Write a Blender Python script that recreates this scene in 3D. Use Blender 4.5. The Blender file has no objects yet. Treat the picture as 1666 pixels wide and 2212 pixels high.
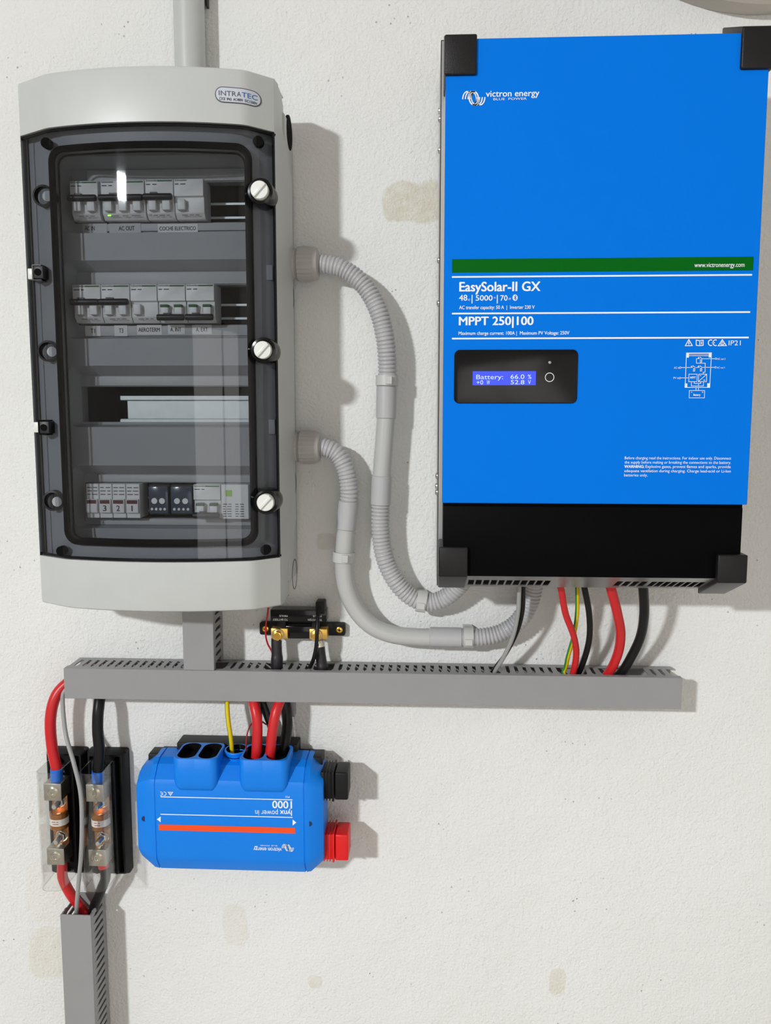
import bpy, bmesh, math, random
from mathutils import Vector, Matrix
random.seed(7)
SC = bpy.context.scene
COL = SC.collection
R = math.radians

# ------------------------------------------------------------------ camera
# world: x right along the wall, z up, the wall is the plane y = 0 and the room lies at y < 0
YAW, PITCH, ROLL = R(2.88), R(6.67), R(-0.03)
FPX, CX, CY, CAMD, CAMZ = 1850.0, 833.0, 1106.0, 1.19, 1.5
fwd = Vector((-math.sin(YAW)*math.cos(PITCH), math.cos(YAW)*math.cos(PITCH), -math.sin(PITCH)))
rgt = Vector((math.cos(YAW), math.sin(YAW), 0)); dwn = fwd.cross(rgt)
rgt2 = math.cos(ROLL)*rgt + math.sin(ROLL)*dwn
dwn2 = -math.sin(ROLL)*rgt + math.cos(ROLL)*dwn
cam = bpy.data.cameras.new('camera'); camo = bpy.data.objects.new('camera', cam); COL.objects.link(camo)
cam.sensor_fit = 'VERTICAL'; cam.sensor_height = 36.0; cam.lens = 36.0*FPX/2212.0; cam.clip_start = 0.01
m = Matrix.Identity(4)
for i, v in enumerate((rgt2, -dwn2, -fwd)):
    for j in range(3): m[j][i] = v[j]
m[0][3], m[1][3], m[2][3] = 0, -CAMD, CAMZ
camo.matrix_world = m
SC.camera = camo

def U(px, py, d):
    """measured picture point at a known distance d in front of the wall -> (x, z)"""
    r = rgt2*((px-CX)/FPX) + dwn2*((py-CY)/FPX) + fwd
    t = (CAMD-d)/r.y
    return (r.x*t, CAMZ + r.z*t)

# ------------------------------------------------------------------ world, light, exposure
W = bpy.data.worlds.new('world'); SC.world = W; W.use_nodes = True
W.node_tree.nodes['Background'].inputs[0].default_value = (1.0, 0.97, 0.93, 1)
W.node_tree.nodes['Background'].inputs[1].default_value = 2.5
vs = SC.view_settings
vs.view_transform = 'Standard'; vs.look = 'None'; vs.gamma = 1.0; vs.use_curve_mapping = False
vs.exposure = -0.15
LAMP = Vector((-2.45, -4.3, 2.88)); LAMP_AIM = Vector((0.9, 0.0, -0.3))
ld = bpy.data.lights.new('flood_light_beam', 'AREA'); ld.shape = 'RECTANGLE'; ld.size = 0.26; ld.size_y = 0.15
ld.energy = 66; ld.color = (0.945, 0.985, 1.0); ld.spread = R(105)
lo = bpy.data.objects.new('flood_light_beam', ld); COL.objects.link(lo)
lo.location = LAMP
lo.rotation_euler = (LAMP_AIM-LAMP).to_track_quat('-Z', 'Y').to_euler()

WX0, WX1, WZB, WZT, WYF = -.4, 1.7, .25, 2.1, 5.0      # added window in the unseen wall opposite, its soft daylight fills the shadows
pl = bpy.data.lights.new('added_fill_window_portal', 'AREA'); pl.shape = 'RECTANGLE'; pl.size = WX1-WX0; pl.size_y = WZT-WZB; pl.cycles.is_portal = True
po = bpy.data.objects.new('added_fill_window_portal', pl); COL.objects.link(po)
po.location = ((WX0+WX1)/2, -WYF-.02, (WZB+WZT)/2); po.rotation_euler = (R(90), 0, 0)

# ------------------------------------------------------------------ materials
def lin(c):
    return tuple((x/12.92 if x <= 0.04045 else ((x+0.055)/1.055)**2.4) for x in c)
def rgb(r, g, b): return lin((r/255, g/255, b/255))
MATS = {}
def mat(name, col, rough=0.5, metal=0.0, var=0.04, vscale=30, bump=0.0, bscale=400, spec=0.5, emit=None, estr=0, coat=0):
    if name in MATS: return MATS[name]
    M_ = bpy.data.materials.new(name); M_.use_nodes = True; nt = M_.node_tree; n = nt.nodes; L = nt.links
    b = n['Principled BSDF']
    b.inputs['Roughness'].default_value = rough; b.inputs['Metallic'].default_value = metal
    b.inputs['Specular IOR Level'].default_value = spec
    if coat: b.inputs['Coat Weight'].default_value = coat; b.inputs['Coat Roughness'].default_value = 0.1
    tc = n.new('ShaderNodeTexCoord'); nz = n.new('ShaderNodeTexNoise')
    nz.inputs['Scale'].default_value = vscale; nz.inputs['Detail'].default_value = 4
    L.new(tc.outputs['Object'], nz.inputs['Vector'])
    mx = n.new('ShaderNodeMix'); mx.data_type = 'RGBA'
    mx.inputs[6].default_value = tuple(max(0, c*(1-var)) for c in col)+(1,)
    mx.inputs[7].default_value = tuple(min(1, c*(1+var)) for c in col)+(1,)
    L.new(nz.outputs['Fac'], mx.inputs[0]); L.new(mx.outputs[2], b.inputs['Base Color'])
    if bump:
        nb = n.new('ShaderNodeTexNoise'); nb.inputs['Scale'].default_value = bscale; nb.inputs['Detail'].default_value = 2
        L.new(tc.outputs['Object'], nb.inputs['Vector'])
        bp = n.new('ShaderNodeBump'); bp.inputs['Strength'].default_value = bump; bp.inputs['Distance'].default_value = 0.0006
        L.new(nb.outputs['Fac'], bp.inputs['Height']); L.new(bp.outputs['Normal'], b.inputs['Normal'])
    if emit:
        b.inputs['Emission Color'].default_value = tuple(emit)+(1,); b.inputs['Emission Strength'].default_value = estr
    MATS[name] = M_
    return M_
def clear_mat(name, tint, refl=1.0, rough=0.02, ior=1.5):
    M_ = bpy.data.materials.new(name); M_.use_nodes = True; nt = M_.node_tree; n = nt.nodes; L = nt.links
    n.remove(n['Principled BSDF']); out = n['Material Output']
    tr = n.new('ShaderNodeBsdfTransparent'); gl = n.new('ShaderNodeBsdfGlossy'); fr = n.new('ShaderNodeLayerWeight'); mx = n.new('ShaderNodeMixShader')
    tc = n.new('ShaderNodeTexCoord'); nz = n.new('ShaderNodeTexNoise'); nz.inputs['Scale'].default_value = 25
    L.new(tc.outputs['Object'], nz.inputs['Vector'])
    mr = n.new('ShaderNodeMapRange'); mr.inputs[3].default_value = rough*0.6; mr.inputs[4].default_value = rough*1.6
    L.new(nz.outputs['Fac'], mr.inputs[0]); L.new(mr.outputs[0], gl.inputs['Roughness'])
    tr.inputs['Color'].default_value = tuple(tint)+(1,)
    pw = n.new('ShaderNodeMath'); pw.operation = 'POWER'; pw.inputs[1].default_value = 5.0; L.new(fr.outputs['Facing'], pw.inputs[0])
    f0 = ((ior-1)/(ior+1))**2
    ma = n.new('ShaderNodeMath'); ma.operation = 'MULTIPLY_ADD'; ma.inputs[1].default_value = 1-f0; ma.inputs[2].default_value = f0; L.new(pw.outputs[0], ma.inputs[0])
    gl.inputs['Color'].default_value = (refl, refl, refl, 1)
    L.new(ma.outputs[0], mx.inputs[0]); L.new(tr.outputs[0], mx.inputs[1]); L.new(gl.outputs[0], mx.inputs[2])
    L.new(mx.outputs[0], out.inputs['Surface'])
    MATS[name] = M_
    return M_

def wall_material():
    M_ = bpy.data.materials.new('white_plaster'); M_.use_nodes = True; nt = M_.node_tree; n = nt.nodes; L = nt.links
    b = n['Principled BSDF']; b.inputs['Roughness'].default_value = 0.75; b.inputs['Specular IOR Level'].default_value = 0.25
    tc = n.new('ShaderNodeTexCoord')
    def noise(scale, detail=3, rough=0.55):
        q = n.new('ShaderNodeTexNoise'); q.inputs['Scale'].default_value = scale; q.inputs['Detail'].default_value = detail
        q.inputs['Roughness'].default_value = rough; L.new(tc.outputs['Object'], q.inputs['Vector']); return q
    def ramp(src, a, bb, lo=0.0, hi=1.0):
        q = n.new('ShaderNodeMapRange'); q.inputs[1].default_value = a; q.inputs[2].default_value = bb
        q.inputs[3].default_value = lo; q.inputs[4].default_value = hi; L.new(src, q.inputs[0]); return q.outputs[0]
    def math_(op, a, bb):
        q = n.new('ShaderNodeMath'); q.operation = op
        for i, s in enumerate((a, bb)):
            if isinstance(s, (int, float)): q.inputs[i].default_value = s
            else: L.new(s, q.inputs[i])
        return q.outputs[0]
    base = n.new('ShaderNodeMix'); base.data_type = 'RGBA'
    base.inputs[6].default_value = (0.79, 0.785, 0.77, 1); base.inputs[7].default_value = (0.825, 0.825, 0.815, 1)
    L.new(ramp(noise(3.0).outputs['Fac'], 0.35, 0.65), base.inputs[0])
    cur = base.outputs[2]
    # stains and filler patches with shapes of their own
    sep = n.new('ShaderNodeSeparateXYZ'); L.new(tc.outputs['Object'], sep.inputs[0])
    wob = noise(22.0, 4, 0.6); fine = noise(60.0, 4, 0.7)
    for (px, py, rx, rz, amount, c) in ((895, 435, .042, .03, .9, (.66, .615, .51)), (510, 2000, .02, .034, .5, (.72, .69, .60)), (105, 2060, .03, .045, .55, (.72, .68, .57)),
                                    (682, 2120, .011, .011, .6, (.69, .64, .53)), (1205, 2122, .013, .022, .6, (.66, .61, .49)), (705, 1170, .014, .012, .5, (.62, .57, .48)),
                                    (95, 1930, .03, .05, .35, (.76, .73, .64))):
        x, z = U(px, py, 0)
        dx = math_('DIVIDE', math_('SUBTRACT', sep.outputs[0], x), rx); dz = math_('DIVIDE', math_('SUBTRACT', sep.outputs[2], z), rz)
        q4 = math_('POWER', math_('ABSOLUTE', dx, 0), 3.0); w4 = math_('POWER', math_('ABSOLUTE', dz, 0), 3.0)
        rr = math_('ADD', math_('ADD', q4, w4), math_('MULTIPLY', math_('SUBTRACT', wob.outputs['Fac'], 0.5), 2.2))
        f = math_('MULTIPLY', ramp(rr, 1.05, 0.75), math_('MULTIPLY', ramp(fine.outputs['Fac'], 0.3, 0.6, 0.45, 1.0), amount))
        mm = n.new('ShaderNodeMix'); mm.data_type = 'RGBA'; mm.inputs[7].default_value = c+(1,)
        L.new(f, mm.inputs[0]); L.new(cur, mm.inputs[6]); cur = mm.outputs[2]
    # pin holes
    vo = n.new('ShaderNodeTexVoronoi'); vo.inputs['Scale'].default_value = 95; L.new(tc.outputs['Object'], vo.inputs['Vector'])
    pit = math_('MULTIPLY', ramp(vo.outputs['Distance'], 0.12, 0.05), ramp(noise(11.0).outputs['Fac'], 0.56, 0.64))
    mm = n.new('ShaderNodeMix'); mm.data_type = 'RGBA'; mm.inputs[7].default_value = (.5, .47, .42, 1)
    L.new(math_('MULTIPLY', pit, 0.7), mm.inputs[0]); L.new(cur, mm.inputs[6]); cur = mm.outputs[2]
    L.new(cur, b.inputs['Base Color'])
    h = math_('ADD', math_('ADD', math_('MULTIPLY', noise(230.0, 2, 0.5).outputs['Fac'], 0.62), math_('MULTIPLY', noise(85.0, 2).outputs['Fac'], 0.42)),
              math_('SUBTRACT', math_('MULTIPLY', noise(14.0, 2).outputs['Fac'], 1.2), math_('MULTIPLY', pit, 0.6)))
    bp = n.new('ShaderNodeBump'); bp.inputs['Strength'].default_value = 0.85; bp.inputs['Distance'].default_value = 0.0034
    L.new(h, bp.inputs['Height']); L.new(bp.outputs['Normal'], b.inputs['Normal'])
    return M_

WALLM = wall_material()
BOXW = mat('box_plastic', (.555, .57, .56), 0.38, bump=0.05, bscale=900)
BOXR = mat('box_rear_plastic', (.56, .565, .55), 0.45)
FRAMEG = mat('frame_grey_plastic', (.30, .315, .34), 0.5)
PANELG = mat('panel_grey_plastic', (.30, .31, .325), 0.5)
PANELL = mat('panel_light_plastic', (.42, .43, .44), 0.5)
DARK = mat('black_rubber', (.008, .008, .009), 0.45)
BLACKP = mat('black_plastic', (.008, .008, .009), 0.45, bump=0.25, bscale=1800, spec=.25)
BLACKG = mat('black_gloss', (.004, .004, .005), 0.15, spec=.3)
BLACKC = mat('black_cover_metal', (.002, .002, .0024), 0.5, spec=0.04)
CAVITY = mat('dark_cavity', (.004, .004, .004), 0.9, spec=0.1)
BREAKW = mat('breaker_white', (.74, .745, .75), 0.45)
TOGGLE = mat('breaker_toggle_grey', (.50, .50, .50), 0.4)
WHITEP = mat('white_plastic', (.80, .80, .77), 0.35)
PAPER = mat('label_paper', (.72, .72, .72), 0.7)
INK = mat('dark_ink', (.02, .02, .022), 0.6)
INKG = mat('green_ink', (.02, .10, .03), 0.6)
INKW = mat('white_ink', (.86, .90, .93), 0.5)
INKB = mat('blue_ink', (.03, .13, .42), 0.5)
INKGR = mat('grey_ink', (.10, .10, .13), 0.5)
BLUE = mat('blue_paint', (.0, .185, .80), 0.6, var=0.02, bump=0.15, bscale=2500, spec=0.06)
BLUEL = mat('blue_textured_plastic', (.002, .22, .84), 0.38, var=0.03, bump=0.35, bscale=1500, spec=.3)
GREEN = mat('green_print', (.0, .125, .006), 0.5, spec=.08)
ORANGE = mat('orange_print', (.95, .075, .003), 0.5)
STEEL = mat('steel_sheet', (.45, .44, .43), 0.4, metal=0.6)
SCREWM = mat('screw_steel', (.62, .61, .60), 0.22, metal=1.0)
PROTG = mat('corner_plastic', (.010, .009, .010), 0.36, bump=0.35, bscale=1200, spec=.28)
PLATEG = mat('bottom_plate_metal', (.16, .155, .155), 0.3, spec=0.8)
DUCTG = mat('duct_grey_pvc', (.305, .30, .305), 0.42, bump=0.08, bscale=700)
CONDG = mat('conduit_grey_pvc', (.47, .465, .48), 0.33)
CONDL = mat('conduit_pale_pvc', (.50, .50, .49), 0.3)
PIPEW = mat('pipe_grey_pvc', (.52, .53, .52), 0.4)
GLANDG = mat('gland_grey_nylon', (.46, .44, .42), 0.38, bump=0.1, bscale=500)
CLIPG = mat('clip_pale_plastic', (.55, .55, .54), 0.4)
REDC = mat('red_cable_pvc', (.62, .012, .017), 0.36)
BLACKC2 = mat('black_cable_pvc', (.007, .007, .008), 0.36, spec=.28)
GREYC = mat('grey_cable_pvc', (.34, .34, .34), 0.42)
YELC = mat('yellow_cable_pvc', (.80, .58, .0), 0.4)
GRNC = mat('green_cable_pvc', (.03, .25, .03), 0.4)
SHRINK = mat('heat_shrink', (.016, .013, .017), 0.4, bump=0.3, bscale=250)
REDP = mat('red_plastic', (.75, .004, .006), 0.4)
BRASS = mat('brass', (.78, .47, .10), 0.22, metal=1.0, var=.12, vscale=300)
BRASSL = mat('brass_block', (.80, .50, .12), 0.38, metal=.85, var=.08, vscale=200)
TIN = mat('tinned_copper', (.62, .58, .50), 0.25, metal=1.0, var=.1, vscale=300)
COPPER = mat('copper', (.58, .25, .10), 0.3, metal=1.0, var=.3, vscale=160)
AMBER = mat('fuse_amber', (.42, .16, .03), 0.2, metal=0.7, var=.2, vscale=120)
ALU = mat('aluminium_terminal', (.50, .48, .43), 0.36, metal=1.0, var=.1, vscale=150, bump=.1, bscale=600)
ZINC = mat('zinc_rail', (.72, .78, .78), 0.4, metal=.25, var=.12, vscale=90)
BLUECAP = mat('blue_sleeve', (.01, .17, .78), 0.4)
LCD = mat('lcd_blue', (.01, .02, .30), 0.3, emit=(.035, .075, .95), estr=0.9)
LCDT = mat('lcd_digits', (.4, .5, .9), 0.4, emit=(.42, .52, 1.0), estr=0.9)
LEDG = mat('green_led', (.2, .6, .05), 0.4, emit=(.35, 1.0, .05), estr=2.0)
BLKBLUE = mat('block_blue_translucent', (.05, .065, .10), 0.15, coat=.5)
BEIGE = mat('beige_plastic', (.52, .48, .43), 0.5)
LABELW = mat('fuse_label', (.85, .83, .80), 0.5)
DOORG = clear_mat('smoked_polycarbonate', (.80, .81, .825), 0.55, 0.02)
CLEARP = clear_mat('clear_polycarbonate', (.955, .955, .95), 1.0, 0.05)
CLEARE = clear_mat('clear_edge', (.72, .73, .72), 1.0, 0.1)
FLOORM = mat('floor_concrete', (.58, .53, .47), 0.6, var=.15, vscale=5)
CEILM = mat('ceiling_paint', (.78, .755, .72), 0.8)
ROOMM = mat('room_paint', (.80, .775, .735), 0.8)
WOODM = mat('dark_wood', (.05, .035, .025), 0.5, var=.3, vscale=12)

# ------------------------------------------------------------------ mesh helpers (points are (x, d, z), d = distance from the wall)
DSH = 0.0      # extra distance from the wall for the parts being built
class MB:
    def __init__(s): s.v = []; s.f = []; s.m = []
    def add(s, vs_, fs, mi=0):
        o = len(s.v); s.v += [tuple(p) for p in vs_]
        for f in fs: s.f.append([i+o for i in f]); s.m.append(mi)
        return s
    def box(s, x0, x1, d0, d1, z0, z1, mi=0):
        p = [(x, d, z) for x in (x0, x1) for d in (d0, d1) for z in (z0, z1)]
        return s.add(p, [(0, 1, 3, 2), (4, 6, 7, 5), (0, 4, 5, 1), (2, 3, 7, 6), (0, 2, 6, 4), (1, 5, 7, 3)], mi)
    def loops(s, ls, cap0=False, cap1=False, closed=True, mi=0):
        n = len(ls[0]); pts = [p for l in ls for p in l]; fs = []
        for a in range(len(ls)-1):
            for i in range(n if closed else n-1):
                j = (i+1) % n; fs.append((a*n+i, a*n+j, (a+1)*n+j, (a+1)*n+i))
        if cap0: fs.append(tuple(range(n)))
        if cap1: fs.append(tuple(range((len(ls)-1)*n, len(ls)*n)))
        return s.add(pts, fs, mi)
    def cyl(s, c, axis, r, l, n=24, r2=None, mi=0, cap=True, flat=0.0):
        """cylinder from c along axis over length l; axis is a vector in (x,d,z)"""
        a = Vector(axis).normalized(); t = Vector((0, 0, 1)) if abs(a.z) < .9 else Vector((1, 0, 0))
        u = a.cross(t).normalized(); w = a.cross(u); c = Vector(c); r2 = r if r2 is None else r2
        def ring(cc, rr): return [cc + u*rr*math.cos(2*math.pi*i/n+flat) + w*rr*math.sin(2*math.pi*i/n+flat) for i in range(n)]
        return s.loops([ring(c, r), ring(c+a*l, r2)], cap, cap, mi=mi)
    def lathe(s, c, axis, prof_, n=28, mi=0):
        a = Vector(axis).normalized(); t = Vector((0, 0, 1)) if abs(a.z) < .9 else Vector((1, 0, 0))
        u = a.cross(t).normalized(); w = a.cross(u); c = Vector(c)
        return s.loops([[c+a*h + u*r*math.cos(2*math.pi*i/n) + w*r*math.sin(2*math.pi*i/n) for i in range(n)] for r, h in prof_], True, True, mi=mi)
    def ribbon(s, pts, w, d, t=0.0003, mi=0, closed=False):
        """flat printed line in the x-z plane at depth d"""
        P = [Vector((p[0], p[1])) for p in pts]; n = len(P); L = []; Rr = []
        for i in range(n):
            if closed: a, b = P[i-1], P[(i+1) % n]
            else: a, b = P[max(0, i-1)], P[min(n-1, i+1)]
            e1 = (P[i]-a); e2 = (b-P[i])
            e1 = e1.normalized() if e1.length > 1e-9 else e2.normalized(); e2 = e2.normalized() if e2.length > 1e-9 else e1
            tt = (e1+e2); tt = tt.normalized() if tt.length > 1e-6 else e1
            nrm = Vector((-tt.y, tt.x)); k = 1.0/max(0.5, nrm.dot(Vector((-e1.y, e1.x))))
            L.append(P[i]+nrm*w/2*k); Rr.append(P[i]-nrm*w/2*k)
        vv = [(p.x, d+t, p.y) for p in L] + [(p.x, d+t, p.y) for p in Rr]
        fs = [(i, (i+1) % n, n+(i+1) % n, n+i) for i in range(n if closed else n-1)]
        return s.add(vv, fs, mi)
    def poly(s, pts, d, mi=0): return s.add([(p[0], d, p[1]) for p in pts], [tuple(range(len(pts)))], mi)
    def build(s, name, mats, parent=None, bevel=0.0, seg=2, angle=35, smooth=True, loc=None):
        me = bpy.data.meshes.new(name)
        me.from_pydata([(x, -d-DSH, z) for x, d, z in s.v], [], s.f)
        mats = mats if isinstance(mats, (list, tuple)) else [mats]
        for q in mats: me.materials.append(q)
        if len(mats) > 1:
            for p, i in zip(me.polygons, s.m): p.material_index = i
        bm = bmesh.new(); bm.from_mesh(me)
        bmesh.ops.recalc_face_normals(bm, faces=bm.faces[:])
        if bevel:
            ed = [e for e in bm.edges if len(e.link_faces) == 2 and e.calc_face_angle(0) > R(28)]
            bmesh.ops.bevel(bm, geom=ed, offset=bevel, segments=seg, profile=0.5, affect='EDGES', clamp_overlap=True)
        bm.to_mesh(me); bm.free()
        if smooth:
            for p in me.polygons: p.use_smooth = True
            me.set_sharp_from_angle(angle=R(angle))
        return link(name, me, parent)
def link(name, me, parent=None):
    o = bpy.data.objects.new(name, me); COL.objects.link(o)
    if parent: attach(o, parent)
    return o
WLOC = {}
def attach(o, parent):
    o.parent = parent
    o.matrix_parent_inverse = Matrix.Translation(-Vector(WLOC.get(parent.name, (0, 0, 0))))
def thing(name, label, cat, x, d, z, group=None):
    o = bpy.data.objects.new(name, None); COL.objects.link(o); o.empty_display_size = .02
    o.location = (x, -d, z); WLOC[o.name] = (x, -d, z); tag(o, label, cat, group); return o
def tag(o, label, cat, group=None):
    o['label'] = label; o['category'] = cat
    if group: o['group'] = group
    return o
def struct(o): o['kind'] = 'structure'; return o
def rbox(name, mats, parent, x0, x1, d0, d1, z0, z1, bevel=0.0008, seg=2):
    return MB().box(x0, x1, d0, d1, z0, z1).build(name, mats, parent, bevel, seg)
def rrect(x0, x1, z0, z1, r, d=None, nx=1, nz=1, nc=5):
    """rounded rectangle as a loop of (x,z) or (x,d,z) points, constant point count for given nx,nz,nc"""
    pts = []
    def seg(a, b, n):
        for i in range(n): t = i/n; pts.append((a[0]+(b[0]-a[0])*t, a[1]+(b[1]-a[1])*t))
    def arc(cx, cz, a0):
        for i in range(nc): a = a0+math.pi/2*i/nc; pts.append((cx+r*math.cos(a), cz+r*math.sin(a)))
    seg((x0+r, z0), (x1-r, z0), nx); arc(x1-r, z0+r, -math.pi/2)
    seg((x1, z0+r), (x1, z1-r), nz); arc(x1-r, z1-r, 0)
    seg((x1-r, z1), (x0+r, z1), nx); arc(x0+r, z1-r, math.pi/2)
    seg((x0, z1-r), (x0, z0+r), nz); arc(x0+r, z0+r, math.pi)
    if d is None: return pts
    f = d if callable(d) else (lambda x: d)
    return [(p[0], f(p[0]), p[1]) for p in pts]
def spline(ctrl, step):
    P = [Vector(p) for p in ctrl]; P = [P[0]*2-P[1]]+P+[P[-1]*2-P[-2]]; out = []
    for i in range(1, len(P)-2):
        a, b, c, e = P[i-1:i+3]; n = max(2, int((c-b).length/step))
        for k in range(n):
            t = k/n
            out.append(0.5*((2*b)+(c-a)*t+(2*a-5*b+4*c-e)*t*t+(3*b-a-3*c+e)*t**3))
    out.append(P[-2]); return out
def tube(mb, ctrl, rad, n=14, step=0.004, raw=False, stripe=None, squash=None):
    P = [Vector(p) for p in ctrl] if raw else spline(ctrl, step)
    T = [(P[min(i+1, len(P)-1)]-P[max(i-1, 0)]).normalized() for i in range(len(P))]
    ref = Vector((0, 1, 0)) if abs(T[0].y) < .9 else Vector((1, 0, 0))
    u = (ref-T[0]*ref.dot(T[0])).normalized(); ls = []; s = 0.0
    for i, p in enumerate(P):
        if i: s += (p-P[i-1]).length
        u = (u-T[i]*u.dot(T[i])).normalized(); w = T[i].cross(u)
        r = rad(s) if callable(rad) else rad
        ls.append([p+u*r*math.cos(2*math.pi*k/n)+w*r*math.sin(2*math.pi*k/n) for k in range(n)])
    o = len(mb.m); mb.loops(ls, True, True)
    if stripe:
        nl = len(ls)-1
        for a in range(nl):
            for k in range(n): mb.m[o+a*n+k] = stripe(a, k, n)
    return mb
def px(path):
    """[(px,py,d)] -> world path"""
    out = []
    for a, b, d in path:
        x, z = U(a, b, d)
        out.append((x, d, min(z, 1.2838) if x > .02 and a > 990 and b < 1290 else z))      # stays under the inverter's bottom plate
    return out
_capcache = {}
def text(name, parent, s, x0, x1, zb, cap, d, matl, flip=False, bold=0.0, over=None, res=3):
    """lettering in the x-z plane: spans x0..x1, baseline zb, capital height cap; flip = upside down; over(x) adds relief"""
    cu = bpy.data.curves.new(name, 'FONT'); cu.body = s; cu.size = 1.0; cu.resolution_u = res; cu.fill_mode = 'FRONT'
    ob = bpy.data.objects.new('tmp_text', cu); COL.objects.link(ob)
    me = bpy.data.meshes.new_from_object(ob)
    bpy.data.objects.remove(ob); bpy.data.curves.remove(cu)
    xs = [v.co.x for v in me.vertices]; a, b = min(xs), max(xs); sx = (x1-x0)/(b-a); sz = cap/0.69
    for v in me.vertices:
        X = (v.co.x-a)*sx; Z = v.co.y*sz
        x, z = (x1-X, zb-Z) if flip else (x0+X, zb+Z)
        v.co = (x, -DSH-(over(x)+d if over else d), z)
    if bold:      # heavier strokes: the same glyphs laid again, a hair to each side
        b_ = bold*sx*1.3; vs_ = [tuple(v.co) for v in me.vertices]; fs = [tuple(p.vertices) for p in me.polygons]; n_v = len(vs_); k_ = 0
        V, F = [], []
        for dx, dz in ((-b_, -b_*.4), (b_, -b_*.4), (0, b_*.7)):
            V += [(x+dx, y-.00001*k_, z+dz) for x, y, z in vs_]; F += [tuple(i+n_v*k_ for i in f) for f in fs]; k_ += 1
        me2 = bpy.data.meshes.new(name); me2.from_pydata(V, [], F); bpy.data.meshes.remove(me); me = me2
    me.materials.clear(); me.materials.append(matl); me.update()
    return link(name, me, parent)
def print_lines(parent, x0, x1, z, h, d, matl, words=3):
    """print too small to read in the photograph: a row of short dark bars"""
    mb = MB(); n = words; x = x0; L_ = x1-x0
    ws = [random.uniform(.6, 1.4) for _ in range(n)]; tot = sum(ws)+.35*(n-1)
    for w in ws:
        e = x+L_*w/tot; mb.poly([(x, z), (e, z), (e, z+h), (x, z+h)], d); x = e+L_*.35/tot
    return mb.build('small_print', matl, parent, smooth=False)
def ptext(name, parent, s, xa, xb, yb, ycap, D, matl, off=0.0005, **k):
    """lettering measured in the picture on the plane at depth D"""
    x0, z0 = U(xa, yb, D); x1, _ = U(xb, yb, D); zc = U(xa, ycap, D)[1]
    return text(name, parent, s, x0, x1, z0, abs(zc-z0), D+off, matl, **k)

# ------------------------------------------------------------------ the room
XL, XR, YF, ZC = -3.2, 1.9, 5.0, 3.2
o = MB().box(XL, XR, -.08, 0, -.05, ZC).build('wall_back', WALLM, smooth=False); struct(o)
o = MB().box(XL-.08, XL, 0, YF, -.05, ZC).build('wall_left', ROOMM, smooth=False); struct(o)
o = MB().box(XR, XR+.08, 0, YF, -.05, ZC).build('wall_right', ROOMM, smooth=False); struct(o)
o = MB().box(XL, WX0, YF, YF+.08, -.05, ZC).box(WX1, XR, YF, YF+.08, -.05, ZC).box(WX0, WX1, YF, YF+.08, -.05, WZB).box(WX0, WX1, YF, YF+.08, WZT, ZC).build('wall_front', ROOMM, smooth=False); struct(o)  # opening left for the added fill window
win = struct(MB().box(WX0, WX1, YF+.03, YF+.07, WZB, WZB+.05).box(WX0, WX1, YF+.03, YF+.07, WZT-.05, WZT).box(WX0, WX0+.05, YF+.03, YF+.07, WZB, WZT).box(WX1-.05, WX1, YF+.03, YF+.07, WZB, WZT).box((WX0+WX1)/2-.03, (WX0+WX1)/2+.03, YF+.03, YF+.07, WZB, WZT).build('added_fill_window', WHITEP, smooth=False))  # frame of the window added to let in fill light
o = MB().box(XL, XR, 0, YF, -.05, 0).build('floor', FLOORM, smooth=False); struct(o)
o = MB().box(XL, XR, 0, YF, ZC, ZC+.06).build('ceiling', CEILM, smooth=False); struct(o)

# flood light that lights the room (seen only as a reflection in the smoked door)
fl = thing('flood_light', 'small bright flood light on a bracket, mirrored in the smoked cabinet door', 'lamp', LAMP.x, -LAMP.y, ZC)
dirv = (LAMP_AIM-LAMP).normalized(); back = LAMP-dirv*0.05
bm_ = MB(); q = dirv.to_track_quat('-Z', 'Y')
def lpt(a, b, c):
    v = LAMP + q @ Vector((a, b, c)); return (v.x, -v.y, v.z)
pts = [lpt(a, b, c) for a in (-.14, .14) for b in (-.09, .09) for c in (.012, .06)]
bm_.add(pts, [(0, 1, 3, 2), (4, 6, 7, 5), (0, 4, 5, 1), (2, 3, 7, 6), (0, 2, 6, 4), (1, 5, 7, 3)]).build('housing', BLACKP, fl, .004)
tube(MB(), [(LAMP.x, -LAMP.y+.05, LAMP.z+.03), (LAMP.x, -LAMP.y+.06, LAMP.z+.14), (LAMP.x, -LAMP.y+.06, ZC)], .008).build('bracket', STEEL, fl)

# ------------------------------------------------------------------ distribution cabinet
DSH = .025
def UC(a, b, d): return U(a, b, d+DSH)
BX0, BX1, BZ0, BZ1, WZ0, WZ1 = -.4992, -.1876, 1.2533, 1.8962, 1.3163, 1.8334
BL, BR = -.4534, -.2170
def prof0(x):
    if x <= BL: return .100+.028*max(0, (x-BX0))/(BL-BX0)
    if x >= BR: return .100+.028*max(0, (BX1-x))/(BX1-BR)
    u = (x-(BL+BR)/2)/((BR-BL)/2); return .128+.017*(1-u*u)
def prof(x): return sum(prof0(min(BX1, max(BX0, x+.005*k/3)))for k in range(-3, 4))/7 if BX0+.006 < x < BX1-.006 else prof0(x)
XS = [BX0, (BX0+BL)/2] + [BL+(BR-BL)*i/18 for i in range(19)] + [(BR+BX1)/2, BX1]
XS = sorted(XS+[c+e for c in (BL, BR) for e in (-.0055, -.003, .003, .0055)])
cab = thing('distribution_cabinet', 'pale grey wall cabinet with smoked curved door above the slotted duct', 'cabinet', -.3419, 0, BZ0)
bd = MB()
ch = .016; rx0, rx1, rz0, rz1 = -.5150, -.1845, 1.2590, 1.8900
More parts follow.
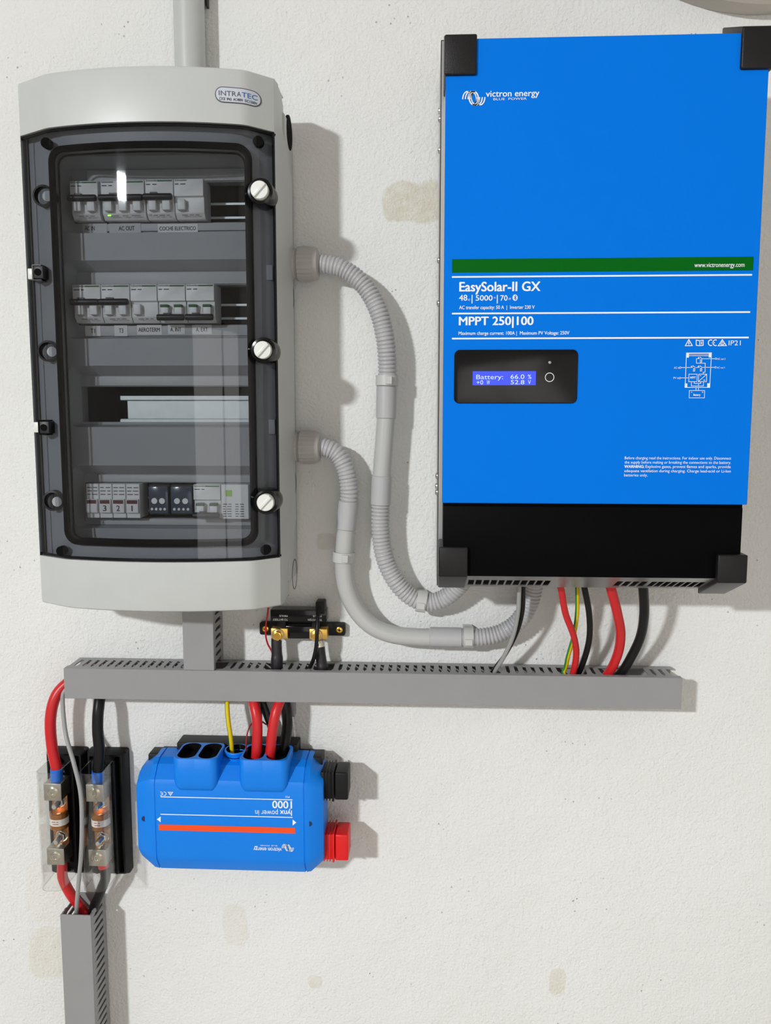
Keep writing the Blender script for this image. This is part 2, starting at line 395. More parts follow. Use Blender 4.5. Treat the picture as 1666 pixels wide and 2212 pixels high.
oct_ = [(rx0+ch, rz0), (rx1-ch, rz0), (rx1, rz0+ch), (rx1, rz1-ch), (rx1-ch, rz1), (rx0+ch, rz1), (rx0, rz1-ch), (rx0, rz0+ch)]
bd.loops([[(x, 0.001-DSH, z) for x, z in oct_], [(x, .040, z) for x, z in oct_]], True, True)
bd.build('rear_body', BOXR, cab, .0015)
def skirt(z):
    u = min(z-BZ0, BZ1-z); u = max(0, u)
    if u < .045: return .0025, .055
    if u < .10: t = (u-.045)/.055; return .0025+.0060*t, .055-.033*t
    return .0085, .022
cv = MB()
for z0, zs in ((WZ1, [(WZ1, 0), (BZ1-.006, 0), (BZ1-.002, .0015), (BZ1, .006)]), (WZ0, [(WZ0, 0), (BZ0+.006, 0), (BZ0+.002, .0015), (BZ0, .006)])):
    rows = [[(x, prof(x)-.014, z0) for x in XS]] + [[(x, prof(x)-dd, z) for x in XS] for z, dd in zs] + [[(x, .030, zs[-1][0]) for x in XS]]
    cv.loops(rows, closed=False)
zl = [BZ0, BZ0+.002, BZ0+.006, BZ0+.02, BZ0+.045, WZ0, BZ0+.08, BZ0+.10, 1.4511, 1.6, 1.7, BZ1-.10, BZ1-.08, WZ1, BZ1-.045, BZ1-.02, BZ1-.006, BZ1-.002, BZ1]
for sgn, xe in ((-1, BX0), (1, BX1)):
    rows = []
    for z in zl:
        e = min(z-BZ0, BZ1-z); rd = .006 if e < .001 else .0015 if e < .003 else 0
        fl_, db = skirt(z); xb = xe+sgn*(fl_-rd)
        rows.append([(xe, .100-rd, z), (xe+sgn*fl_*.12, .094-rd, z), (xe+sgn*fl_*.55, .100+(db-.100)*.55, z), (xb, db, z), (xb-sgn*.0015, db-.002, z), (xb-sgn*.004, .022, z)])
    cv.loops(rows, closed=False)
NX, NZ, NC = 24, 6, 5
def fr(x): return prof(x)-.014
cv.loops([rrect(BX0, BX1, WZ0, WZ1, .0005, fr, NX, NZ, NC), rrect(-.4533, -.2149, 1.3378, 1.8107, .012, fr, NX, NZ, NC),
          rrect(-.4592, -.2120, 1.3368, 1.8141, .010, .090, NX, NZ, NC)], mi=1)
cover = cv.build('cover', [BOXW, FRAMEG], cab, angle=30)
# side knock-outs
for pyy, dd, hole in ((287, .030, True), (1240, .030, False), (560, .028, False), (965, .028, False), (640, .03, False), (1045, .03, False)):
    dd -= DSH; z = UC(628, pyy, dd)[1]
    if hole: MB().cyl((rx1-.002, dd, z), (1, 0, 0), .0215, .0026, 32).build('knockout_hole', CAVITY, cab)
    else: MB().loops([[(rx1+h, dd+r*math.cos(a*math.pi/16), z+r*math.sin(a*math.pi/16)) for a in range(32)] for r, h in ((.021, 0), (.021, .0006), (.0198, .0006), (.0198, 0))]).build('knockout', INKGR, cab)
# inner panel with four row openings
ip = MB(); PX0, PX1 = -.4636, -.2086
cells = [1.3349, 1.4595, 1.5743, 1.7042, 1.8161]
rows_ = [(1.3505, 1.4316, 1.3622, 1.4084), (1.4805, 1.5578, 1.4868, 1.5322), (1.5913, 1.6874, 1.6094, 1.6588), (1.7204, 1.8117, 1.7350, 1.7838)]
for i, (za, zb, sa, sb) in enumerate(rows_):
    ip.loops([rrect(PX0, PX1, cells[i], cells[i+1], .0003, .088), rrect(-.4561, -.2203, za, zb, .008, .088), rrect(-.4484, -.2237, za+.003, zb-.012, .004, .072),
              rrect(-.4473, -.2247, sa, sb, .0006, .072), rrect(-.4473, -.2247, sa, sb, .0006, .052)])
ip.build('inner_panel', PANELG, cab, angle=25)
MB().box(PX0, PX1, .046, .050, 1.3368, 1.8141).build('back_plate', CAVITY, cab, smooth=False)
for i, (za, zb, sa, sb) in enumerate(rows_):
    if i != 1: rbox('label_holder', PANELL, cab, -.4284, -.2247, .0722, .0745, za+.0045 if i else za+.003, sa-.001, .0004)
    rbox('label_holder', PANELL, cab, -.4284, -.2247, .0722, .0745, sb+.001, zb-.013, .0004)
# mounting rails
for i, (za, zb, sa, sb) in enumerate(rows_):
    zc = (sa+sb)/2 - (.006 if i == 1 else 0)
    if i == 1:
        mb = MB().box(-.3908, -.2198, .058, .0635, zc-.0125, zc+.0105).box(-.4006, -.2198, .056, .0635, zc-.0145, zc-.0128).box(-.4006, -.2198, .0635, .065, zc-.0195, zc-.0135).box(-.4006, -.2198, .056, .061, zc+.0112, zc+.0128).box(-.4006, -.2198, .0605, .062, zc+.0118, zc+.017)
    else:
        mb = MB().box(-.4455, -.2257, .053, .0545, zc-.0165, zc-.0135).box(-.4455, -.2257, .053, .0545, zc+.0005, zc+.0035)
    mb.build('mounting_rail', ZINC, cab, .0003, 1)
# door
door = MB()
def dof(x): return prof(x)-.003
def dob(x): return prof(x)-.0055
DX0, DX1, DZ0, DZ1 = BX0+.0012, BX1-.0008, WZ0+.0012, WZ1-.0012
NXd = 24
door.loops([rrect(DX0, DX1, DZ0, DZ1, .002, dof, NXd, 1, 3), rrect(DX0, DX1, DZ0, DZ1, .002, dob, NXd, 1, 3)])
n_ = len(door.v)//2
XD = [DX0+.002+(DX1-DX0-.004)*i/NXd for i in range(NXd+1)]
for fn in (dof, dob):
    door.loops([[(DX0, fn(DX0), DZ0)]+[(x, fn(x), DZ0) for x in XD]+[(DX1, fn(DX1), DZ0)], [(DX0, fn(DX0), DZ1)]+[(x, fn(x), DZ1) for x in XD]+[(DX1, fn(DX1), DZ1)]], closed=False)
dr = door.build('door', DOORG, cab, angle=50)
# rim lines: thick black gasket around the window and dark door edges
for x0, x1, z0, z1, rr, off, w in ((-.4533, -.2154, 1.3383, 1.8102, .014, .0085, .0042), (-.4455, -.2198, 1.3422, 1.8034, .012, .012, .0012)):
    ring = rrect(x0, x1, z0, z1, rr, lambda x: prof(x)-off, 24, 10, 6)
    mb = MB(); ls = []
    for i, p in enumerate(ring):
        t = (Vector(ring[(i+1) % len(ring)])-Vector(ring[i-1])).normalized(); nrm = t.cross(Vector((0, 1, 0))).normalized()
        ls.append([Vector(p)+nrm*w*math.cos(a)+Vector((0, 1, 0))*w*math.sin(a) for a in [k*math.pi/4 for k in range(8)]])
    ls.append(ls[0]); mb.loops(ls); mb.build('gasket', CAVITY, dr)
for z in (DZ1-.0012, DZ0+.001):
    tube(MB(), [(x, prof(x)-.0042, z) for x in XS], .0019, 8, raw=True).build('edge_trim', BLACKG, dr)
tube(MB(), [(DX1-.0005, .099, DZ0), (DX1-.0005, .099, DZ1)], .0018, 8, raw=True).build('edge_trim', BLACKG, dr)
tube(MB(), [(DX0+.009, prof(DX0+.009)-.004, DZ0), (DX0+.009, prof(DX0+.009)-.004, DZ1)], .0009, 6, raw=True).build('edge_trim', BLACKG, dr)
for a, b in ((97, 307), (553, 298), (128, 1192), (569, 1192)):
    x, z = UC(a, b, .126); MB().cyl((x, prof(x)-.010, z), (0, 1, 0), .0062, .0085, 24).build('screw_recess', CAVITY, dr)
for a, b in ((558, 407), (565, 755), (571, 1087)):
    x, z = UC(a, b, .142)
    k = MB().lathe((x, .098, z), (0, 1, 0), [(.0155, 0), (.0155, .030), (.0148, .0325), (.0122, .0330), (.0118, .027), (.001, .027)]).build('knob_collar', BLACKG, dr)
    kb = MB().lathe((x, .120, z), (0, 1, 0), [(.0106, 0), (.0106, .0155), (.0100, .0170), (.001, .0172)])
    c, s_ = math.cos(R(47)), math.sin(R(47))
    kb.build('knob', WHITEP, dr)
    sl = MB(); L_, w_ = .0098, .0019
    sl.loops([[(x+c*L_*a-s_*w_*b, h, z+s_*L_*a+c*w_*b) for a, b in ((-1, -1), (1, -1), (1, 1), (-1, 1))] for h in (.1355, .1400)], True, True).build('knob_ridge', WHITEP, dr, .0004)
for a, b in ((92, 422), (102, 758), (113, 1082)):
    x, z = UC(a, b, .115)
    MB().lathe((x, .098, z), (0, 1, 0), [(.0130, 0), (.0130, .016), (.0105, .017), (.0105, .012), (.001, .012)]).build('pivot_cup', DARK, cab)
    MB().cyl((x+.006, .099, z-.001), (0, 1, 0), .0062, .0165, 20).build('pivot_pin', FRAMEG, cab)
for a, b in ((70, 592), (83, 923)):
    x, z = UC(a, b, .105)
    h = rbox('hinge', WHITEP, cab, x-.005, x+.0045, .088, .1075, z-.0065, z+.0065, .001)
    mb = MB().box(x+.005, x+.0165, .095, .117, z-.0095, z-.0082).box(x+.005, x+.0165, .095, .117, z+.0082, z+.0095).box(x+.0045, x+.0062, .095, .116, z-.0095, z+.0095)
    mb.build('hinge_bracket', BLACKG, h)
    MB().box(x+.008, x+.020, .098, .1195, z-.0075, z+.0075).build('hinge_block', DARK, h, .001)
    MB().cyl((x+.0135, .1195, z), (0, 1, 0), .0042, .001, 16).build('hinge_screw', CAVITY, h)
# embossed squares on the cover under the door
for a, b in ((578, 588), (583, 922)):
    x, z = UC(a, b, .1); rbox('cover_boss', FRAMEG, cab, x-.008, x+.006, .085, prof(x)-.0125, z-.009, z+.009, .0006)
# brand badge
bx0, bz0 = UC(465, 221, .136); bx1, bz1 = UC(558, 187, .132)
def over(x): return prof(x)
bg = MB(); rr_ = (bz1-bz0)/2-.0003
n1 = rrect(bx0, bx1, bz0, bz1, rr_, lambda x: prof(x)+.0001, 10, 1, 6); n2 = rrect(bx0+.0003, bx1-.0003, bz0+.0003, bz1-.0003, rr_-.0003, lambda x: prof(x)+.0009, 10, 1, 6)
n3 = rrect(bx0+.0012, bx1-.0012, bz0+.0012, bz1-.0012, rr_-.0012, lambda x: prof(x)+.0009, 10, 1, 6)
bg.loops([n1, n2, n3], mi=1); nn = len(n3)
half = [p for p in n3]
bg2 = MB().loops([[(p[0], p[1], p[2]) for p in n3], [(p[0], p[1], (bz0+bz1)/2) for p in n3]])
bg.loops([[(p[0], p[1], p[2]) for p in n3], [(p[0], p[1], (bz0+bz1)/2) for p in n3]], mi=0)
badge = bg.build('brand_badge', [mat('badge_silver', (.62, .66, .75), .3), INKGR], cab)
s1, s2 = bx1-bx0, bz1-bz0
text('lettering', badge, 'INTR', bx0+s1*.09, bx0+s1*.48, bz0+s2*.43, s2*.30, .0013, INKGR, over=over)
text('lettering', badge, 'A', bx0+s1*.49, bx0+s1*.585, bz0+s2*.43, s2*.30, .0013, INKGR, over=over)
text('lettering', badge, 'TEC', bx0+s1*.60, bx0+s1*.92, bz0+s2*.43, s2*.30, .0013, INKB, over=over)
text('lettering', badge, 'CE  IP65  AC400V  DC1500V', bx0+s1*.16, bx0+s1*.91, bz0+s2*.15, s2*.16, .0013, INK, over=over, bold=.01)
MB().ribbon([(bx0+s1*.105, bz0+s2*.14), (bx0+s1*.145, bz0+s2*.14), (bx0+s1*.145, bz0+s2*.31), (bx0+s1*.105, bz0+s2*.31)], .0003, prof(bx0+s1*.12)+.0012, closed=True).build('lettering', INK, badge)
# name strips under the rows
def strip(s, a, b, ya, yb, t0, t1, matl=PAPER):
    x0, z1 = UC(a, ya, .0745); x1, z0 = UC(b, yb, .0745)
    p = rbox('label_strip', matl, cab, x0, x1, .0745, .0750, z0, z1, 0)
    w, h = x1-x0, z1-z0
    text('lettering', p, s, x0+w*t0, x0+w*t1, z0+h*.30, h*.42, .0753, INK, bold=.012)
strip('AC IN', 178, 232, 483, 504, .10, .50, PANELL)
strip('AC OUT', 236, 305, 483, 504, .30, .80, PANELL)
strip('COCHE ELECTRICO', 341, 428, 484.5, 503, .04, .95)
strip('T1', 184, 218, 704, 726, .36, .64); strip('T3', 247, 276, 703, 726, .36, .68)
strip('AEROTERM', 296, 350, 702, 723, .06, .92); strip('A. INT', 363, 400, 702, 722, .14, .78); strip('A. EXT', 415, 458, 702, 722, .20, .80)

# ------------------------------------------------------------------ modular devices on the rails
def breaker(name, label, cat, x0, x1, za, zb, poles, lever='up', colour=BREAKW, brand=True, group='modular devices in the cabinet', wide_text=None, dark_lever=True, reset=False, led=False, n_toggles=None, stripe=True, rating=None):
    g = .0004; x0 += g; x1 -= g; t = thing(name, label, cat, (x0+x1)/2, .058, za, group)
    zm = za+(zb-za)*.56; h = zb-za
    pr = [(.056, za), (.082, za), (.0845, za+.003), (.0885, za+.007), (.0885, zm-.001), (.0925, zm), (.0925, zb-.001), (.0915, zb), (.056, zb)]
    MB().loops([[(x0, d, z) for d, z in pr], [(x1, d, z) for d, z in pr]], True, True).build('body', colour, t, .0004, 1)
    w = (x1-x0)/poles
    nt_ = poles if n_toggles is None else n_toggles
    for k in range(nt_):
        c = x0+w*(k+.5); r = min(.0062, w*.36)
        MB().lathe((c, .0886, za+h*.32), (0, 1, 0), [(r+.0012, -.001), (r+.0012, .0008), (r+.0004, .0012), (.001, .0012)], 20).build('toggle_well', TOGGLE, t)
        zz = za+h*(.36 if lever == 'up' else .30)
        tg = rbox('toggle', colour, t, c-r*.78, c+r*.78, .0875, .0955, zz-.0075, zz+.0055, .0012)
        if lever == 'down': rbox('indicator', INKG, tg, c-r*.8, c+r*.8, .0888, .0962, zz+.0038, zz+.0072, .0004)
    if dark_lever and nt_:
        zz = za+h*(.53 if lever == 'up' else .115)
        xa, xb = x0-.0012 if lever == 'up' else x0, x0+w*nt_-.001
        mb = MB(); n = 12; mb.lathe((xa, .0965, zz), (1, 0, 0), [(.0036, 0), (.004, .002), (.004, xb-xa-.002), (.0036, xb-xa)], 14)
        mb.box(xa+(xb-xa)*.25, xa+(xb-xa)*.5, .0945, .0985, zz+.001, zz+.0052)
        mb.build('lever_bar', DARK, t)
    if reset: rbox('test_lever', DARK, t, x0+w*.05, x0+w*.98, .0885, .0985, za+h*.06, za+h*.19, .0008)
    if stripe: rbox('brand_stripe', INKG, t, x0+(x1-x0)*.45, x1-.001, .0925, .0928, zb-h*.065, zb-h*.03, 0)
    if brand:
        text('lettering', t, 'Schneider', x0+.0012, x0+.0012+min(.0155, (x1-x0)*.43), zb-h*.062, h*.042, .0929, INKG, bold=.01)
        print_lines(t, x0+.0015, x0+.0015+min(.013, (x1-x0)*.4), zb-h*.15, h*.022, .0929, INK, 2)
    if rating: text('lettering', t, rating, x0+.0018, x0+.0062, za+h*.075, h*.045, .0887, INK)
    print_lines(t, x0+.0085, x1-.006, za+h*.08, h*.022, .0887, INKGR, 3)
    if led: rbox('status_led', LEDG, t, x0+.0065, x0+.0105, .0886, .0892, za+h*.085, za+h*.12, 0)
    return t
def zat(a, b, yt, yb, D=.092):
    (x0, z1), (x1, z0) = UC(a, yt, D), UC(b, yb, D); return x0, x1, z0, z1
q1 = zat(150, 211, 391, 473); z0r, z1r = q1[2], q1[3]
def dv(a, b, y): return UC(a, y, .092)[0], UC(b, y, .092)[0]
a, b = dv(151, 212, 420); breaker('circuit_breaker', 'two-pole circuit breaker at the far end of the top row, above AC IN', 'breaker', a, b, z0r, z1r, 2)
a, b = dv(217.5, 312, 420); breaker('earth_leakage_breaker', 'wide breaker with a small green light in the top row', 'breaker', a, b, z0r, z1r, 3, led=True)
a, b = dv(313.5, 375, 420); breaker('circuit_breaker', 'two-pole circuit breaker above the COCHE ELECTRICO label', 'breaker', a, b, z0r, z1r+.001, 2, rating='C50')
a, b = dv(375.5, 440, 420); breaker('residual_current_device', 'residual current module with one toggle at the top row end by the dark slot', 'breaker', a, b, z0r, z1r+.001, 2, n_toggles=1, dark_lever=False, reset=False, stripe=False)
z0r, z1r = UC(300, 696, .092)[1], UC(300, 614, .092)[1]
for s, xa, xb, lev, lb in (('T1', 157, 218, 'up', 'two-pole circuit breaker above the T1 label'), ('T3', 218.5, 281, 'up', 'two-pole circuit breaker above the T3 label'),
                      ('AEROTERM', 281.5, 340, 'none', 'single-toggle residual current breaker above the AEROTERM label'),
                      ('A INT', 340.5, 401, 'down', 'two-pole breaker with green indicators above the A. INT label'), ('A EXT', 401.5, 463.5, 'down', 'two-pole breaker with green indicators above the A. EXT label')):
    a, b = dv(xa, xb, 650)
    breaker('circuit_breaker', lb, 'breaker', a, b, z0r, z1r, 2, 'up' if lev == 'none' else lev, n_toggles=1 if lev == 'none' else None, dark_lever=lev != 'none')
z0r, z1r = UC(300, 1120, .092)[1], UC(300, 1046, .092)[1]
for s, xa, xb, lb in (('', 184.5, 212.5, 'white fuse carrier with a blank tag at the end of its row'), ('3', 213, 241, 'white fuse carrier bearing a handwritten three'), ('2', 241.5, 270.5, 'white fuse carrier bearing a handwritten two'), ('1', 271, 301, 'white fuse carrier bearing a handwritten one')):
    a, b = dv(xa, xb, 1085); h = z1r-z0r
    t = thing('fuse_carrier', lb, 'fuse carrier', (a+b)/2, .058, z0r, 'fuse carriers in the bottom row')
    MB().box(a+.0003, b-.0003, .056, .089, z0r, z1r).build('body', BREAKW, t, .0006, 1)
    hd = rbox('handle', BREAKW, t, a+.0012, b-.0012, .089, .0935, z0r+h*.16, z0r+h*.56, .0006)
    rbox('red_mark', mat('maroon_print', (.10, .02, .02), .5), hd, a+.0022, b-.0022, .0935, .0938, z0r+h*.43, z0r+h*.54, 0)
    rbox('paper_tag', PAPER, hd, a+.0022, b-.0022, .0935, .0938, z0r+h*.19, z0r+h*.41, 0)
    if s: text('lettering', hd, s, (a+b)/2-(.0006 if s == '1' else .0022), (a+b)/2+(.0006 if s == '1' else .0022), z0r+h*.22, h*.16, .0941, INK, bold=.01)
    for k in range(3):
        print_lines(t, a+.0018, b-.0018, z1r-h*(.12+.10*k), h*.026, .0893, INKGR, 2)
for i, (xa, xb) in enumerate(((315, 361), (363, 412.5))):
    a, b = dv(xa, xb, 1085); h = z1r-z0r
    t = thing('distribution_block', ('dark blue clear terminal block nearer the fuse carriers', 'dark blue clear terminal block nearer the bottom row breaker')[i], 'terminal block', (a+b)/2, .058, z0r, 'terminal blocks in the bottom row')
    MB().box(a, b, .056, .078, z0r+h*.08, z1r-h*.02).build('body', DARK, t, .0006, 1)
    rbox('window_cover', BLKBLUE, t, a+.001, b-.001, .078, .084, z0r+h*.12, z1r-h*.08, .001)
    for k in range(2):
        c = a+(b-a)*(.33+.36*k); MB().cyl((c, .084, z0r+h*.50), (0, 1, 0), .0038, .002, 16).build('terminal_screw', ZINC, t)
    for k in range(4):
        c = a+(b-a)*(.2+.2*k); MB().cyl((c, .084, z0r+h*.26), (0, 1, 0), .0017, .0015, 12).build('terminal_screw', ZINC, t)
a, b = dv(418, 477, 1085); breaker('circuit_breaker', 'two-pole breaker with lever down in the bottom row', 'breaker', a, b, z0r, z1r, 2, 'down')
a, b = dv(478, 537, 1085); h = z1r-z0r
t = thing('surge_protector', 'white surge protector with green mark in the bottom row by the gasket', 'surge protector', (a+b)/2, .058, z0r)
MB().box(a, b, .056, .0915, z0r, z1r).build('body', BREAKW, t, .0006, 1)
rbox('green_mark', mat('lime_print', (.25, .55, .05), .5), t, a+.006, a+.014, .0915, .0918, z0r+h*.66, z0r+h*.84, 0)
for k in range(6):
    for c in range(2): print_lines(t, a+.002+c*.016, a+.013+c*.016, z0r+h*(.42-.07*k), h*.026, .0918, INKGR, 2)

# ------------------------------------------------------------------ inverter
DSH = 0.0
DF = .2; IX0, IX1 = .0160, .3632; IZ0, IZM, IZ1 = 1.3085, 1.3950, 1.9040; FLR = .0245; DR = .138
inv = thing('solar_inverter', 'large blue wall inverter charger with black corners and a small lit display', 'inverter', .19, 0, IZ0-FLR)
cs = MB(); c0, c1 = .0112, .3655
secs = [[(c, .004, IZ0-FLR), (c, DR, IZ0-FLR), (c, DF-.012, IZ0+.004), (c, DF-.012, IZ1-.004), (c, DR, IZ1+FLR), (c, .004, IZ1+FLR)] for c in (c0, c1)]
cs.loops([[secs[0][i] for i in range(6)], [secs[1][i] for i in range(6)]], True, True)
# the underside is left open for the slotted plate: chassis in sheet steel
cs = MB(); k0 = .0112
cs.box(k0, k0+.0015, .004, DR, IZ0-FLR+.001, IZ1+FLR).box(c1-.0015, c1, .004, DR, IZ0-FLR+.001, IZ1+FLR).box(k0, c1, .004, .0055, IZ0-FLR+.002, IZ1+FLR).box(k0, c1, .004, DR, IZ1+FLR-.0015, IZ1+FLR)
cs.box(k0, k0+.008, DR-.0015, DR, IZ0-FLR+.001, IZ1+FLR).box(c1-.008, c1, DR-.0015, DR, IZ0-FLR+.001, IZ1+FLR)
cs.build('chassis', STEEL, inv, .0004, 1)
MB().box(k0+.002, c1-.002, .0056, DR-.002, IZM-.004, IZM).build('inner_floor', CAVITY, inv)
fp = MB()
ring_f = rrect(IX0, IX1, IZM, IZ1, .0015, DF); ring_b = rrect(IX0, IX1, IZM, IZ1, .0015, DF-.0015)
fp.loops([[(x, DF-.004, z) for x, d, z in ring_f], [(x, DF-.0008, z) for x, d, z in ring_f], [(x, DF, z) for x, z in rrect(IX0+.0008, IX1-.0008, IZM+.0008, IZ1-.0008, .0012)]], False, True)
sl_ = MB().box(IX0+.0006, IX1-.0006, .02, DF-.004, IZM, IZ1-.001)
front = fp.build('front_panel', BLUE, inv, angle=30)
# blue sheet returns at the sides and sloping top
rt = MB().loops([[(c, DF-.004, IZ1), (c, DR, IZ1+FLR), (c, DR, IZ1+FLR-.0015), (c, DF-.004, IZ1-.0015)] for c in (IX0, IX1)], True, True)
rt.build('top_slope', BLUE, inv)
MB().box(IX0+.0005, IX0+.002, DR-.004, DF-.004, IZM, IZ1).box(IX1-.002, IX1-.0005, DR-.004, DF-.004, IZM, IZ1).build('side_flange', STEEL, inv)
# black lower cover
lc = MB().box(IX0+.0015, IX1-.0035, DF-.0085, DF-.003, IZ0, IZM-.0035)
lower = lc.build('lower_cover', BLACKC, inv, .0012)
MB().box(IX0+.0015, IX0+.003, DR, DF-.0085, IZ0-.004, IZM-.001).box(IX1-.005, IX1-.0035, DR, DF-.0085, IZ0-.004, IZM-.001).box(IX0+.002, IX1-.003, DF-.011, DF-.007, IZM-.006, IZM).build('lower_cover_sides', BLACKC, inv)
# slotted sloping underside
bp_ = MB(); pa, pb = (DF-.004, IZ0), (DR, IZ0-FLR+.0005)
def sp(x, t, off=0): return (x, pa[0]+(pb[0]-pa[0])*t-off*.35, pa[1]+(pb[1]-pa[1])*t+off)
def pan(x0, x1, t0, t1):
    bp_.loops([[sp(x, t0), sp(x, t1), sp(x, t1, .0012), sp(x, t0, .0012)] for x in (x0, x1)], True, True)
ta, tb = .36, .86
slots = []
for i in range(11): xx = U(1018.5+16.4*i, 1258, .165)[0]; slots.append((xx-.0038, xx+.0032))
for i in range(4): xx = U(1337+17.5*i, 1265, .165)[0]; slots.append((xx-.0038, xx+.0034))
for i in range(8): xx = U(1411+14.8*i, 1266, .165)[0]; slots.append((xx-.0038, xx+.0030))
slots.sort()
pan(IX0+.002, IX1-.003, 0, ta); pan(IX0+.002, IX1-.003, tb, 1)
xp = IX0+.002
for s0, s1 in slots:
    if s0 > xp: pan(xp, s0, ta, tb)
    xp = s1
pan(xp, IX1-.003, ta, tb)
bp_.build('vent_plate', PLATEG, inv, smooth=False)
MB().box(IX0+.003, IX1-.004, .03, DR-.001, IZ0-FLR+.0008, IZ0-FLR+.002).build('gland_plate', PLATEG, inv)
# corner protectors
for (xa, xb, zo, zi, up) in ((.0126, .0463, IZ0+.0005, 1.3438, -1), (.3320, .3658, IZ0-.0035, 1.3375, -1), (.0145, .0497, IZ1+.0030, 1.8655, 1), (.3322, .3668, IZ1+.0050, 1.8660, 1)):
    dfp = DF+.004; zr = zo+up*(FLR+.003)
    mb = MB().add([(xa, dfp, zo), (xb, dfp, zo), (xb, dfp, zi), (xa, dfp, zi), (xa, DR-.003, zr), (xb, DR-.003, zr), (xb, DR-.003, zi), (xa, DR-.003, zi)],
                  [(0, 1, 2, 3), (4, 5, 6, 7), (0, 1, 5, 4), (1, 2, 6, 5), (2, 3, 7, 6), (3, 0, 4, 7)])
    mb.build('corner_protector', PROTG, inv, .0018, 3)
# side screws
for yy, dd in ((240, .05), (258, .115), (325, .10), (562, .10), (655, .12), (1028, .125), (1050, .06), (1063, .12)):
    z = U(955, yy, dd)[1]
    MB().lathe((k0+.0002, dd, z), (-1, 0, 0), [(.0048, 0), (.0044, .0014), (.003, .0025), (.0008, .0029)], 16).build('side_screw', SCREWM, inv)
# printed front
def fx(px_, py): return U(px_, py, DF)
def fline(mb, pts, w=.0009, closed=False, off=.0004): mb.ribbon([fx(*p) for p in pts], w, DF+off, closed=closed)
def band(mb, xa, xb, ya, yb, off=.0003):
    (x0, z1), (x1, z0) = fx(xa, ya), fx(xb, yb); mb.poly([(x0, z0), (x1, z0), (x1, z1), (x0, z1)], DF+off)
mb = MB(); gx0, gz1 = fx(977, 560); _, gz0 = fx(977, 589); gx1, _ = fx(1628, 565)
mb.poly([(gx0, gz0), (gx1, gz0), (gx1, gz1), (gx0, gz1)], DF+.0003); mb.build('green_stripe', GREEN, front, smooth=False)
for ya, xe in ((598.5, 1625), (677.5, 1621), (731.5, 1618)):
    x0, z = fx(976.5, ya); x1 = fx(xe, ya-7)[0]
    MB().poly([(x0, z-.0009), (x1, z-.0009), (x1, z+.0009), (x0, z+.0009)], DF+.0004).build('white_rule', INKW, front, smooth=False)
def logo(parent, x0, x1, z0, z1, d, flip=False):
    mb = MB(); W_, H_ = x1-x0, z1-z0
    def T(u, v): return (x1-u*W_, z1-v*H_) if flip else (x0+u*W_, z0+v*H_)
    w = W_*.052
    for k in range(4):
        ox = k*.115
        mb.ribbon([T(.02+ox+.20*(1-math.cos(a)), .44+.52*math.sin(a)) for a in [i*math.pi/2/10 for i in range(11)]], w, d)
        mb.ribbon([T(.98-ox-.20*(1-math.cos(a)), .56-.52*math.sin(a)) for a in [i*math.pi/2/10 for i in range(11)]], w, d)
    mb.ribbon([T(.22+.30*t, .96) for t in (0, .5, 1)], w*.8, d); mb.ribbon([T(.78-.30*t, .04) for t in (0, .5, 1)], w*.8, d)
    mb.ribbon([T(.50+.20*math.cos(a)-.02*math.sin(a), .50+.46*math.sin(a)) for a in [i*math.pi/16 for i in range(32)]], w*1.1, d, closed=True)
    mb.ribbon([T(.50+.105*math.cos(a)-.02*math.sin(a), .50+.36*math.sin(a)) for a in [i*math.pi/12 for i in range(24)]], w*.8, d, closed=True)
    return mb.build('logo', INKW, parent, smooth=False)
(lx0, lz1), (lx1, lz0) = fx(999, 197), fx(1048.5, 228)
logo(front, lx0, lx1, lz0, lz1, DF+.0003)
T_ = lambda s, xa, xb, yb, yc, matl=INKW, **k: ptext('lettering', front, s, xa, xb, yb, yc, DF, matl, **k)
T_('victron energy', 1050, 1165, 209.5, 196, bold=.012)
T_('BLUE  POWER', 1066, 1138, 217, 212, bold=.0)
T_('www.victronenergy.com', 1500, 1608, 577.5, 567.5, off=.0007, bold=.006)
T_('EasySolar-II GX', 993, 1167, 629.5, 609.5, bold=.022)
T_('48', 992, 1009.5, 649.5, 637, bold=.01); T_('|', 1019, 1021, 651, 637); T_('5000', 1028, 1064, 649.5, 638, bold=.01)
T_('|', 1073.5, 1075.5, 651, 637); T_('70', 1081, 1096.5, 649.5, 638, bold=.01)
T_('VOLT', 1011, 1016, 650, 645.5); T_('VA', 1066.5, 1071, 645, 641.5); T_('AMP', 1098.5, 1104, 648, 643.5)
T_('AC transfer capacity: 50 A  |  Inverter 230 V', 992, 1155, 668, 660.5, bold=.012)
T_('MPPT 250|100', 992, 1152, 702.5, 684.5, bold=.022)
T_('Maximum charge current: 100A |  Maximum PV Voltage: 250V', 991, 1230, 723.5, 716.2, bold=.012)
for i, (s, xe) in enumerate((('Before charging read the instructions. For indoor use only. Disconnect', 1579.6), ('the supply before making or breaking the connections to the battery.', 1579), ('Explosive gases, prevent flames and sparks, provide', 1578.6),
                             ('adequate ventilation during charging. Charge lead-acid or Li-Ion', 1578.6), ('batteries only.', 1399))):
    T_(s, 1394.5 if i == 2 else 1349.6-.3*i, xe, 992+9.25*i, 986+9.25*i, bold=.004, res=2)
T_('WARNING:', 1349, 1391.5, 1010.5, 1004.5, bold=.03, res=2)
T_('IP21', 1574, 1600, 746, 735.5)
